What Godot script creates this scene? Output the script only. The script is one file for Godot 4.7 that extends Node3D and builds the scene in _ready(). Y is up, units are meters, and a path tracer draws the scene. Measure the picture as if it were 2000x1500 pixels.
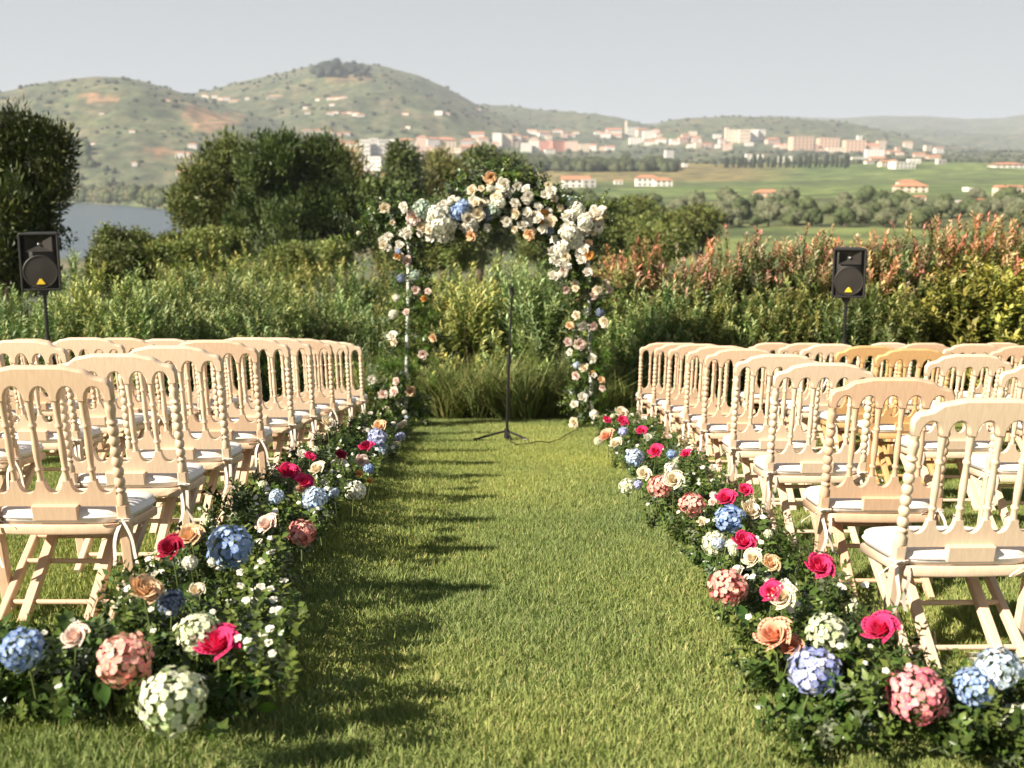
extends Node3D

# ---------------------------------------------------------------- helpers
const FPX := 2200.0          # focal length of the photograph, in its own pixels (2000 x 1500)
const PITCH := 0.1711
const YAW := -0.0032
var cam: Camera3D
var rng := RandomNumberGenerator.new()
var noise := FastNoiseLite.new()
var fine := FastNoiseLite.new()
var taken := {}
var M := {}
var K := {}                  # shared meshes

class MB:
	var v := PackedVector3Array()
	var n := PackedVector3Array()
	var c := PackedColorArray()
	var ix := PackedInt32Array()
	var col := Color(1, 1, 1)
	var xf := Transform3D()

	func p(pos: Vector3, nor: Vector3) -> int:
		v.append(xf * pos)
		n.append((xf.basis * nor).normalized())
		c.append(col)
		return v.size() - 1

	func t(a: int, b: int, d: int) -> void:
		if (v[d] - v[a]).cross(v[b] - v[a]).dot(n[a] + n[b] + n[d]) < 0.0:
			ix.append(a); ix.append(d); ix.append(b)
		else:
			ix.append(a); ix.append(b); ix.append(d)

	func q(a: int, b: int, d: int, e: int) -> void:
		t(a, b, d)
		t(a, d, e)

	func quad(a: Vector3, b: Vector3, d: Vector3, e: Vector3, nor: Vector3) -> void:
		q(p(a, nor), p(b, nor), p(d, nor), p(e, nor))

	func box(at: Vector3, size: Vector3, b := Basis()) -> void:
		var h := size * 0.5
		for k in 3:
			for s in [-1.0, 1.0]:
				var nn := Vector3.ZERO
				nn[k] = s
				var u := Vector3.ZERO
				u[(k + 1) % 3] = h[(k + 1) % 3]
				var w := Vector3.ZERO
				w[(k + 2) % 3] = h[(k + 2) % 3]
				var o := nn * h[k]
				quad(at + b * (o - u - w), at + b * (o + u - w), at + b * (o + u + w), at + b * (o - u + w), b * nn)

	# a chamfered bar from a to e; wide along ref, thick across it
	func beam(a: Vector3, e: Vector3, wide: float, thick: float, ref: Vector3, cham := 0.2) -> void:
		var d := (e - a).normalized()
		var x := (ref - d * ref.dot(d)).normalized()
		var y := d.cross(x)
		var k := minf(wide, thick) * cham
		var hw := wide * 0.5
		var ht := thick * 0.5
		var s := [Vector2(hw, -ht + k), Vector2(hw, ht - k), Vector2(hw - k, ht), Vector2(-hw + k, ht), Vector2(-hw, ht - k), Vector2(-hw, -ht + k), Vector2(-hw + k, -ht), Vector2(hw - k, -ht)]
		for i in 8:
			var s0: Vector2 = s[i]
			var s1: Vector2 = s[(i + 1) % 8]
			var o0 := x * s0.x + y * s0.y
			var o1 := x * s1.x + y * s1.y
			quad(a + o0, a + o1, e + o1, e + o0, (o0 + o1).normalized())
		for end in [a, e]:
			var nn := -d if end == a else d
			var m := p(end, nn)
			var ring := []
			for i in 8:
				ring.append(p(end + x * s[i].x + y * s[i].y, nn))
			for i in 8:
				t(m, ring[i], ring[(i + 1) % 8])

	func tube(pts: Array, radii: Array, sides := 8, caps := true) -> void:
		var prev := []
		var ref := Vector3.RIGHT
		for i in pts.size():
			var d: Vector3 = pts[mini(i + 1, pts.size() - 1)] - pts[maxi(i - 1, 0)]
			d = d.normalized()
			if absf(d.dot(ref)) > 0.9:
				ref = Vector3.BACK if absf(d.z) < 0.8 else Vector3.UP
			var x := (ref - d * ref.dot(d)).normalized()
			var y := d.cross(x)
			ref = x
			var ring := []
			for k in sides:
				var a := TAU * k / sides
				var o := x * cos(a) + y * sin(a)
				ring.append(p(pts[i] + o * radii[i], o))
			if i > 0:
				for k in sides:
					q(prev[k], prev[(k + 1) % sides], ring[(k + 1) % sides], ring[k])
			if caps and (i == 0 or i == pts.size() - 1):
				var nn := -d if i == 0 else d
				var m := p(pts[i], nn)
				var rr := []
				for k in sides:
					var a := TAU * k / sides
					rr.append(p(pts[i] + (x * cos(a) + y * sin(a)) * radii[i], nn))
				for k in sides:
					t(m, rr[k], rr[(k + 1) % sides])
			prev = ring

	# profile of (radius, height) turned round the y axis
	func lathe(prof: Array, sides := 10) -> void:
		var prev := []
		for i in prof.size():
			var a: Vector2 = prof[maxi(i - 1, 0)]
			var b: Vector2 = prof[mini(i + 1, prof.size() - 1)]
			var slope := Vector2(b.y - a.y, -(b.x - a.x)).normalized()
			var ring := []
			for k in sides:
				var g := TAU * k / sides
				var r: Vector2 = prof[i]
				ring.append(p(Vector3(cos(g) * r.x, r.y, sin(g) * r.x), Vector3(cos(g) * slope.x, slope.y, sin(g) * slope.x)))
			if i > 0:
				for k in sides:
					q(prev[k], prev[(k + 1) % sides], ring[(k + 1) % sides], ring[k])
			prev = ring

	# an outline in the xy plane given thickness along z, its edges rounded off
	func extrude(o: PackedVector2Array, thick: float, bev: float) -> void:
		if Geometry2D.is_polygon_clockwise(o):
			o.reverse()
		var m := o.size()
		var nor := []
		for i in m:
			var e0 := (o[i] - o[(i + m - 1) % m]).normalized()
			var e1 := (o[(i + 1) % m] - o[i]).normalized()
			var a := Vector2(e0.y, -e0.x) + Vector2(e1.y, -e1.x)
			nor.append(a.normalized())
		var ins := PackedVector2Array()
		for i in m:
			ins.append(o[i] - nor[i] * bev)
		var h := thick * 0.5
		var tri := Geometry2D.triangulate_polygon(ins)
		if tri.is_empty():
			ins = o
			tri = Geometry2D.triangulate_polygon(o)
		for s in [-1.0, 1.0]:
			var f := []
			for i in m:
				f.append(p(Vector3(ins[i].x, ins[i].y, h * s), Vector3(0, 0, s)))
			for i in range(0, tri.size(), 3):
				t(f[tri[i]], f[tri[i + 1]], f[tri[i + 2]])
		var rings := []
		for k in 4:
			var r := []
			for i in m:
				var z: float = [-h, -h + bev, h - bev, h][k]
				var w: Vector2 = ins[i] if k == 0 or k == 3 else o[i]
				var nz: float = [-0.9, -0.25, 0.25, 0.9][k]
				r.append(p(Vector3(w.x, w.y, z), Vector3(nor[i].x, nor[i].y, nz)))
			rings.append(r)
		for k in 3:
			for i in m:
				q(rings[k][i], rings[k][(i + 1) % m], rings[k + 1][(i + 1) % m], rings[k + 1][i])

	func leaf(at: Vector3, dir: Vector3, side: Vector3, length: float, width: float, fold := 0.25, droop := 0.15) -> void:
		var up := side.cross(dir).normalized()
		var mid := at + dir * length * 0.45 - up * width * fold * 0.5
		var tip := at + dir * length - up * length * droop
		var l := at + dir * length * 0.42 + side * width * 0.5 + up * width * fold * 0.5
		var r := at + dir * length * 0.42 - side * width * 0.5 + up * width * fold * 0.5
		var n0 := (up + side * -fold).normalized()
		var n1 := (up + side * fold).normalized()
		var a := p(at, up)
		var m := p(mid, up)
		var e := p(tip, (up + dir * droop).normalized())
		var li := p(l, n0)
		var ri := p(r, n1)
		t(a, li, m)
		t(a, m, ri)
		t(m, li, e)
		t(m, e, ri)

	func blade(at: Vector3, dir: Vector3, side: Vector3, length: float, width: float, lean: Vector3) -> void:
		var nn := side.cross(dir).normalized()
		var m := at + dir * length * 0.55 + lean * length * 0.2
		var e := at + dir * length * 0.95 + lean * length * 0.65
		var a := p(at - side * width * 0.5, nn)
		var b := p(at + side * width * 0.5, nn)
		var d := p(m - side * width * 0.4, nn)
		var f := p(m + side * width * 0.4, nn)
		var g := p(e, nn)
		q(a, b, f, d)
		t(d, f, g)

	func strip(pts: Array, across: Vector3, width: float) -> void:
		var pa := -1
		var pb := -1
		for i in pts.size():
			var d: Vector3 = pts[mini(i + 1, pts.size() - 1)] - pts[maxi(i - 1, 0)]
			var nn := d.cross(across).normalized()
			var a := p(pts[i] - across * width * 0.5, nn)
			var b := p(pts[i] + across * width * 0.5, nn)
			if i > 0:
				q(pa, pb, b, a)
			pa = a
			pb = b

	func ball(at: Vector3, r: Vector3, rings := 8, segs := 12, power := 1.0) -> void:
		var prev := []
		for i in rings + 1:
			var th := PI * i / rings
			var ring := []
			for k in segs + 1:
				var ph := TAU * k / segs
				var d := Vector3(sin(th) * cos(ph), cos(th), sin(th) * sin(ph))
				var e := Vector3(signf(d.x) * pow(absf(d.x), power), signf(d.y) * pow(absf(d.y), power), signf(d.z) * pow(absf(d.z), power))
				ring.append(p(at + e * r, Vector3(d.x / r.x, d.y / r.y, d.z / r.z).normalized()))
			if i > 0:
				for k in segs:
					q(prev[k], prev[k + 1], ring[k + 1], ring[k])
			prev = ring

	func mesh() -> ArrayMesh:
		var a := []
		a.resize(Mesh.ARRAY_MAX)
		a[Mesh.ARRAY_VERTEX] = v
		a[Mesh.ARRAY_NORMAL] = n
		a[Mesh.ARRAY_COLOR] = c
		a[Mesh.ARRAY_INDEX] = ix
		var m := ArrayMesh.new()
		m.add_surface_from_arrays(Mesh.PRIMITIVE_TRIANGLES, a)
		return m

func numbered(called: String) -> String:
	var k: int = taken.get(called, 0)
	taken[called] = k + 1
	return called if k == 0 else "%s_%03d" % [called, k]

func tag(o: Node, label: String, category := "", group := "", kind := "") -> void:
	if label: o.set_meta("label", label)
	if category: o.set_meta("category", category)
	if group: o.set_meta("group", group)
	if kind: o.set_meta("kind", kind)

func put(called: String, mesh: Mesh, mat: Material, parent: Node = null, tf := Transform3D()) -> MeshInstance3D:
	var o := MeshInstance3D.new()
	o.mesh = mesh
	if mat: o.material_override = mat
	o.transform = tf
	if parent == null:
		o.name = numbered(called)
		add_child(o)
	else:
		o.name = called
		parent.add_child(o, true)
	return o

func thing(called: String, label: String, category: String, at := Vector3.ZERO, b := Basis(), group := "") -> Node3D:
	var o := Node3D.new()
	o.name = numbered(called)
	o.transform = Transform3D(b, at)
	add_child(o)
	tag(o, label, category, group)
	return o

func scatter(called: String, mesh: Mesh, mat: Material, where: Array, tints: Array, parent: Node = null, kind := "stuff") -> MultiMeshInstance3D:
	var mm := MultiMesh.new()
	mm.transform_format = MultiMesh.TRANSFORM_3D
	mm.use_colors = true
	mm.mesh = mesh
	mm.instance_count = where.size()
	for i in where.size():
		mm.set_instance_transform(i, where[i])
		mm.set_instance_color(i, tints[i])
	var o := MultiMeshInstance3D.new()
	o.multimesh = mm
	o.material_override = mat
	if parent == null:
		o.name = numbered(called)
		add_child(o)
	else:
		o.name = called
		parent.add_child(o, true)
	if kind: o.set_meta("kind", kind)
	return o

func mat(color: Color, rough := 0.7, vertex := false) -> StandardMaterial3D:
	var m := StandardMaterial3D.new()
	m.albedo_color = color.linear_to_srgb()
	m.roughness = rough
	m.vertex_color_use_as_albedo = vertex
	m.cull_mode = BaseMaterial3D.CULL_DISABLED
	return m

func leafy(color: Color, glow: Color, rough := 0.5) -> StandardMaterial3D:
	var m := mat(color, rough, true)
	m.backlight_enabled = true
	m.backlight = glow
	m.metallic_specular = 0.35
	return m

func rnd(a: float, b: float) -> float:
	return rng.randf_range(a, b)

func any_dir() -> Vector3:
	var z := rnd(-1, 1)
	var a := rnd(0, TAU)
	var s := sqrt(1 - z * z)
	return Vector3(s * cos(a), z, s * sin(a))

# a frame whose y axis is up and which is turned by spin about it
func frame(up: Vector3, spin: float, s := 1.0) -> Basis:
	up = up.normalized()
	var x := up.cross(Vector3(0.31, 0.2, 0.93)).normalized()
	var b := Basis(x, up, x.cross(up))
	return b * Basis(Vector3.UP, spin) * Basis.from_scale(Vector3.ONE * s)

func tint(c: Color, amount: float, warm := 0.0) -> Color:
	var k := 1.0 + rnd(-amount, amount)
	var w := rnd(-warm, warm)
	return Color(c.r * k * (1 + w), c.g * k, c.b * k * (1 - w))

# the point at distance d in front of the lens (measured along -z) that the photograph shows at px, py
func at(px: float, py: float, d: float) -> Vector3:
	var dir := cam.transform.basis * Vector3((px - 1000.0) / FPX, -(py - 750.0) / FPX, -1.0)
	return cam.position + dir * (d / -dir.z)

func seen(w: Vector3) -> Vector2:
	var l := cam.transform.affine_inverse() * w
	return Vector2(1000.0 + FPX * l.x / -l.z, 750.0 - FPX * l.y / -l.z)

func ordinal(k: int) -> String:
	var ones := ["zeroth", "first", "second", "third", "fourth", "fifth", "sixth", "seventh", "eighth", "ninth", "tenth", "eleventh", "twelfth", "thirteenth", "fourteenth", "fifteenth", "sixteenth", "seventeenth", "eighteenth", "nineteenth"]
	var tens := ["", "", "twenty", "thirty", "forty", "fifty", "sixty", "seventy", "eighty", "ninety"]
	var tenths := ["", "", "twentieth", "thirtieth", "fortieth", "fiftieth", "sixtieth", "seventieth", "eightieth", "ninetieth"]
	if k >= 100: return "one hundred and " + ordinal(k - 100)
	if k < 20: return ones[k]
	if k % 10 == 0: return tenths[k / 10]
	return tens[k / 10] + "-" + ones[k % 10]

# ---------------------------------------------------------------- the lie of the land
func lawn_y(x: float, d: float) -> float:
	var e := clampf((d - 3.3) / 7.1, 0.0, 1.0)
	var left := smoothstep(-0.3, -1.1, x) * 0.085 * clampf((10.0 - d) / 4.0, 0.0, 1.0)
	return -0.1116 * d + 0.05 * sin(PI * e) + left

var land_d := [11.6, 14.0, 20.0, 30.0, 50.0, 90.0, 150.0, 220.0, 300.0, 400.0, 600.0, 900.0, 1300.0, 1800.0, 2400.0, 3300.0, 9000.0]
var land_az := [-0.45, -0.24, -0.04, 0.06, 0.5]
var land := [
	[-1.29, -1.6, -2.3, -3.6, -6.0, -9.5, -12.5, -13.3, -13.0, -13.0, -13.0, -12.5, -12.0, -3.0, 25.0, 80.0, 150.0],
	[-1.29, -1.6, -2.3, -3.6, -5.8, -9.0, -12.0, -12.5, -12.5, -12.2, -12.0, -10.0, -4.0, 14.0, 45.0, 90.0, 150.0],
	[-1.29, -1.6, -2.2, -3.2, -5.0, -8.0, -10.5, -11.5, -11.0, -10.0, -8.0, -4.0, 8.0, 36.0, 70.0, 110.0, 150.0],
	[-1.29, -1.6, -2.2, -3.1, -4.7, -7.0, -9.0, -9.6, -8.5, -6.5, -1.5, 8.0, 20.0, 42.0, 75.0, 115.0, 150.0],
	[-1.29, -1.6, -2.2, -3.1, -4.6, -6.6, -8.3, -8.8, -7.0, -4.5, 0.5, 11.0, 26.0, 48.0, 75.0, 110.0, 150.0]]

# hills: [distance of crest, distance of foot, height of foot, width beyond, crest as pixels x,y of the photograph]
var hills := [
	{"dc": 2500.0, "df": 1500.0, "crest": [-500, 225, -300, 205, 0, 187, 40, 180, 100, 165, 160, 155, 200, 150, 260, 152, 300, 162, 340, 175, 380, 187, 430, 205, 500, 226, 560, 247, 600, 264, 650, 290, 720, 330, 900, 400]},
	{"dc": 3300.0, "df": 1900.0, "crest": [100, 300, 250, 235, 330, 200, 400, 181, 470, 163, 560, 143, 610, 131, 640, 125, 700, 127, 760, 134, 820, 150, 870, 171, 915, 195, 940, 210, 1000, 238, 1100, 275, 1250, 330, 1400, 400]},
	{"dc": 4300.0, "df": 2500.0, "crest": [700, 290, 850, 235, 920, 206, 1000, 207, 1040, 214, 1110, 220, 1190, 231, 1260, 244, 1330, 254, 1450, 290, 1600, 330]},
	{"dc": 3600.0, "df": 2200.0, "crest": [1150, 320, 1230, 270, 1290, 240, 1340, 233, 1400, 229, 1500, 230, 1580, 234, 1640, 241, 1750, 262, 1830, 280, 1900, 291, 2000, 302, 2400, 330]},
	{"dc": 7200.0, "df": 4200.0, "crest": [900, 300, 1150, 260, 1250, 243, 1380, 233, 1500, 228, 1620, 233, 1700, 227, 1800, 227, 1880, 235, 1950, 231, 2000, 222, 2300, 212, 2600, 220]},
	{"dc": 5200.0, "df": 3400.0, "crest": [1350, 320, 1500, 282, 1600, 262, 1700, 252, 1800, 254, 1900, 262, 2000, 262, 2200, 250, 2600, 250]}]

func crest_y(h: Dictionary, px: float) -> float:
	var c: Array = h.crest
	var py: float = c[1]
	if px >= c[c.size() - 2]:
		py = c[c.size() - 1]
	elif px > c[0]:
		for i in range(0, c.size() - 2, 2):
			if px <= c[i + 2]:
				var f: float = (px - c[i]) / (c[i + 2] - c[i])
				py = lerpf(c[i + 1], c[i + 3], f)
				break
	return cam.position.y + h.dc * tan(-PITCH - atan((py - 750.0) / FPX)) # the ridge's height

func bank_d(px: float) -> float:
	if px < 130: return 1430.0
	if px < 250: return lerpf(1430.0, 1130.0, (px - 130) / 120)
	if px < 350: return lerpf(1130.0, 860.0, (px - 250) / 100)
	if px < 470: return lerpf(860.0, 260.0, (px - 350) / 120)
	return 0.0

func ground_y(x: float, d: float) -> float:
	if d <= 11.6: return lawn_y(x, d)
	var az := x / d
	var px := 993.0 + az * 2232.0
	var i := 0
	while i < land_d.size() - 2 and d > land_d[i + 1]: i += 1
	var f := clampf((d - land_d[i]) / (land_d[i + 1] - land_d[i]), 0.0, 1.0)
	var j := 0
	while j < land_az.size() - 2 and az > land_az[j + 1]: j += 1
	var g := clampf((az - land_az[j]) / (land_az[j + 1] - land_az[j]), 0.0, 1.0)
	var y := lerpf(lerpf(land[j][i], land[j][i + 1], f), lerpf(land[j + 1][i], land[j + 1][i + 1], f), g)
	y += noise.get_noise_2d(x * 0.35, d * 0.35) * clampf((d - 300.0) * 0.012, 0.0, 14.0)
	var bank := bank_d(px)
	if bank > 260.0:
		var inside := minf(smoothstep(235.0, 275.0, d), 1.0 - smoothstep(bank - 12.0, bank + 12.0, d))
		y = lerpf(maxf(y, -13.6) if d > bank - 12 else y, -17.0, inside)
	if d > 1300.0:
		for h in hills:
			if d < h.df: continue
			var top := crest_y(h, px)
			var foot := y if d < h.df * 1.02 else y
			var hy := 0.0
			if d < h.dc:
				var t: float = (d - h.df) / (h.dc - h.df)
				var s := sin(t * PI * 0.5)
				s = lerpf(t, s, 0.75)
				hy = lerpf(-20.0, top, s)
				hy += (noise.get_noise_2d(x * 0.6 + h.dc, d * 0.6) * 26.0 + fine.get_noise_2d(x * 0.5, d * 0.5) * 7.0) * sin(t * PI)
			else:
				var t: float = (d - h.dc) / (h.dc * 0.35)
				hy = top - (top + 30.0) * t * t
			y = maxf(y, hy)
	return y

# where the ray through a pixel, lifted by h above the ground, meets the land
func on_ground(px: float, py: float, h: float, near: float, far: float) -> Vector3:
	var steps := 240
	var last := near
	for i in steps + 1:
		var d := near * pow(far / near, float(i) / steps)
		var w := at(px, py, d)
		if w.y < ground_y(w.x, d) + h:
			var lo := last
			var hi := d
			for k in 14:
				var m := (lo + hi) * 0.5
				var u := at(px, py, m)
				if u.y < ground_y(u.x, m) + h: hi = m
				else: lo = m
			return at(px, py, hi)
		last = d
	return at(px, py, far)

# ---------------------------------------------------------------- materials
func make_materials() -> void:
	noise.seed = 7
	noise.frequency = 0.0035
	noise.fractal_octaves = 4
	fine.seed = 21
	fine.frequency = 0.02
	fine.fractal_octaves = 3
	var grain := FastNoiseLite.new()
	grain.seed = 3
	grain.frequency = 0.02
	grain.fractal_octaves = 4
	var gt := NoiseTexture2D.new()
	gt.width = 512
	gt.height = 512
	gt.seamless = true
	gt.noise = grain
	var ramp := Gradient.new()
	ramp.set_color(0, Color(0.91, 0.89, 0.86))
	ramp.set_color(1, Color(1, 1, 1))
	gt.color_ramp = ramp
	for w in [["pale_wood", Color(0.74, 0.54, 0.385)], ["cream_wood", Color(0.77, 0.605, 0.455)], ["tan_wood", Color(0.68, 0.47, 0.325)], ["golden_wood", Color(0.64, 0.39, 0.18)]]:
		var m := mat(w[1], 0.42)
		m.albedo_texture = gt
		m.uv1_triplanar = true
		m.uv1_scale = Vector3(9, 1.1, 9)
		m.metallic_specular = 0.4
		M[w[0]] = m
	var weave := FastNoiseLite.new()
	weave.seed = 5
	weave.frequency = 0.05
	var wt := NoiseTexture2D.new()
	wt.width = 256
	wt.height = 256
	wt.seamless = true
	wt.noise = weave
	wt.as_normal_map = true
	wt.bump_strength = 2.0
	M.cushion = mat(Color(0.8, 0.76, 0.72), 0.9)
	M.cushion.normal_enabled = true
	M.cushion.normal_texture = wt
	M.cushion.normal_scale = 0.5
	M.cushion.uv1_triplanar = true
	M.cushion.uv1_scale = Vector3(5, 5, 5)
	M.ribbon = leafy(Color(0.78, 0.7, 0.62), Color(0.4, 0.36, 0.3), 0.6)
	M.paper = mat(Color(0.72, 0.69, 0.66), 0.8)
	M.leaf = leafy(Color(1, 1, 1), Color(0.42, 0.5, 0.12), 0.45)
	M.shiny_leaf = leafy(Color(1, 1, 1), Color(0.22, 0.3, 0.06), 0.3)
	M.grass = leafy(Color(1, 1, 1), Color(0.45, 0.55, 0.15), 0.6)
	M.petal = leafy(Color(1, 1, 1), Color(0.5, 0.5, 0.5), 0.6)
	M.bark = mat(Color(0.09, 0.065, 0.045), 0.95)
	M.stem = mat(Color(0.09, 0.12, 0.03), 0.7)
	M.lawn_soil = mat(Color(0.105, 0.15, 0.038), 0.95)
	M.terrain = mat(Color(1.25, 1.25, 1.25), 0.95, true)
	var mottle := FastNoiseLite.new()
	mottle.seed = 15
	mottle.frequency = 0.012
	mottle.fractal_octaves = 6
	mottle.fractal_gain = 0.65
	var mt := NoiseTexture2D.new()
	mt.width = 1024
	mt.height = 1024
	mt.seamless = true
	mt.noise = mottle
	var mr := Gradient.new()
	mr.set_color(0, Color(0.4, 0.44, 0.4))
	mr.set_color(1, Color(1, 1, 1))
	mr.add_point(0.42, Color(0.72, 0.75, 0.7))
	mr.add_point(0.6, Color(0.95, 0.93, 0.9))
	mt.color_ramp = mr
	M.terrain.albedo_texture = mt
	M.terrain.uv1_triplanar = true
	M.terrain.uv1_world_triplanar = true
	M.terrain.uv1_scale = Vector3(0.0023, 0.0075, 0.0023)
	M.far_tree = mat(Color(1, 1, 1), 0.85, true)
	M.white_metal = mat(Color(0.78, 0.78, 0.74), 0.4)
	M.black_metal = mat(Color(0.012, 0.011, 0.011), 0.4)
	M.black_plastic = mat(Color(0.016, 0.014, 0.013), 0.55)
	M.grille = mat(Color(0.035, 0.03, 0.026), 0.5)
	M.grille.metallic = 0.3
	M.steel = mat(Color(0.5, 0.5, 0.5), 0.35)
	M.steel.metallic = 0.8
	M.yellow = mat(Color(0.8, 0.55, 0.03), 0.5)
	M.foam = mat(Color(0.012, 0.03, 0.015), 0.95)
	var ripple := FastNoiseLite.new()
	ripple.seed = 9
	ripple.frequency = 0.03
	ripple.fractal_octaves = 4
	var rt := NoiseTexture2D.new()
	rt.width = 512
	rt.height = 512
	rt.seamless = true
	rt.noise = ripple
	rt.as_normal_map = true
	rt.bump_strength = 6.0
	M.water = mat(Color(0.055, 0.085, 0.12), 0.22)
	M.water.normal_enabled = true
	M.water.normal_texture = rt
	M.water.normal_scale = 0.7
	M.water.uv1_triplanar = true
	M.water.uv1_world_triplanar = true
	M.water.uv1_scale = Vector3(0.05, 0.05, 0.05)
	for w in [["wall_white", Color(0.74, 0.7, 0.64)], ["wall_cream", Color(0.7, 0.58, 0.45)], ["wall_pink", Color(0.64, 0.47, 0.38)], ["wall_salmon", Color(0.64, 0.43, 0.31)], ["wall_grey", Color(0.5, 0.47, 0.44)], ["wall_red", Color(0.5, 0.23, 0.17)],
			["roof_orange", Color(0.48, 0.22, 0.13)], ["roof_red", Color(0.4, 0.14, 0.07)], ["roof_pale", Color(0.55, 0.33, 0.22)], ["pane", Color(0.06, 0.065, 0.075)]]:
		M[w[0]] = mat(w[1], 0.8 if w[0] != "pane" else 0.3)

# ---------------------------------------------------------------- land, river, lawn
func field_color(w: Vector3, d: float) -> Color:
	var s := seen(w)
	var n1 := noise.get_noise_2d(w.x * 1.3 + 90, w.z * 1.3)
	var n2 := fine.get_noise_2d(w.x * 0.35, w.z * 0.35)
	var n3 := fine.get_noise_2d(w.x * 1.6 + 400, w.z * 1.6)
	var green := Color(0.12, 0.142, 0.068)
	var olive := Color(0.09, 0.105, 0.06)
	var dry := Color(0.21, 0.175, 0.11)
	var earth := Color(0.33, 0.2, 0.115)
	var c := green.lerp(olive, clampf(0.5 + n1 * 1.6, 0, 1)).lerp(dry, clampf(n2 * 1.5 - 0.1, 0, 0.75))
	if d < 100.0:
		c = Color(0.07, 0.095, 0.025).lerp(Color(0.11, 0.1, 0.04), clampf(0.4 + n3, 0, 1))
	elif d < 1500.0 and s.x > 1000:
		# the wide fields on the valley floor
		var v := Color(0.165, 0.21, 0.065).lerp(Color(0.125, 0.175, 0.05), clampf(0.5 + n1 * 2.0, 0, 1))
		var e := s.y + (s.x - 1500) * 0.012 + n2 * 5.0
		if s.x < 1580 + n2 * 40 and e < 352:
			v = v.lerp(Color(0.24, 0.18, 0.075), clampf((1580 - s.x) / 160.0, 0, 0.85))
		if e > 354 and e < 362:
			v = v.lerp(Color(0.09, 0.11, 0.04), 0.6)
		if e > 388:
			v = v.lerp(Color(0.12, 0.125, 0.045), 0.7)
		if s.y > 446 and s.x > 1330:
			v = Color(0.15, 0.19, 0.055)
		c = v * (1.0 + n3 * 0.25)
		c.a = 1.0
	elif d > 1500.0:
		# terraces follow the contour of the slopes
		var terr := 0.5 + 0.5 * sin(w.y * 0.42 + n2 * 5.0 + n1 * 6.0)
		c = c.lerp(Color(0.07, 0.09, 0.045), 0.3 * terr * clampf(n1 * 3.0 + 0.6, 0, 1))
		var cell := noise.get_noise_2d(w.x * 4.0 + 300, w.y * 12.0)
		c = c.lerp(dry, clampf(cell * 1.8 - 0.2, 0, 0.6)) * (1.0 + n3 * 0.35)
		if s.x > 330 and s.x < 480 and absf((s.y - 232) / 22.0 + n2 * 0.8) + absf((s.x - 405) / 78.0) < 0.95: c = earth * (1.0 + n3 * 0.4)
		if s.x > 140 and s.x < 250 and absf((s.y - 192) / 17.0 - (s.x - 190) / 260.0 + n2 * 0.6) + absf((s.x - 192) / 46.0) < 0.9: c = earth * (1.05 + n3 * 0.3)
		if absf((s.y - 300) / 12.0 + n2) + absf((s.x - 310) / 50.0) < 0.9: c = earth * 0.8
		if s.x > 640 and s.x < 720 and s.y > 143 and s.y < 158: c = c.lerp(earth, 0.6)
		c.a = 1.0
	return c

func make_land() -> void:
	var mb := MB.new()
	var na := 340
	var ds := []
	var d := 11.3
	while d < 9500.0:
		ds.append(d)
		d *= 1.022 if d < 1300.0 else 1.0155
	var a0 := -0.66
	var a1 := 0.66
	for i in ds.size():
		for j in na + 1:
			var az := lerpf(a0, a1, float(j) / na)
			var x: float = az * ds[i]
			var y := ground_y(x, maxf(ds[i], 11.61))
			if i == 0: y -= 0.25
			var w := Vector3(x, y, -ds[i])
			mb.v.append(w)
			mb.c.append(field_color(w, ds[i]))
			mb.n.append(Vector3.UP)
	for i in ds.size() - 1:
		for j in na:
			var k := i * (na + 1) + j
			mb.ix.append_array([k, k + na + 1, k + na + 2, k, k + na + 2, k + 1])
	# smooth normals from the neighbours
	for i in ds.size():
		for j in na + 1:
			var k := i * (na + 1) + j
			var u: Vector3 = mb.v[i * (na + 1) + mini(j + 1, na)] - mb.v[i * (na + 1) + maxi(j - 1, 0)]
			var v: Vector3 = mb.v[mini(i + 1, ds.size() - 1) * (na + 1) + j] - mb.v[maxi(i - 1, 0) * (na + 1) + j]
			mb.n[k] = u.cross(v).normalized()
	var o := put("terrain", mb.mesh(), M.terrain)
	tag(o, "wide green valley and bare terraced hills under haze", "", "", "structure")
	var wb := MB.new()
	wb.quad(Vector3(-1150, -15, -235), Vector3(40, -15, -235), Vector3(40, -15, -1560), Vector3(-1150, -15, -1560), Vector3.UP)
	tag(put("river", wb.mesh(), M.water), "grey blue river bending behind the dark trees", "", "", "structure")

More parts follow.
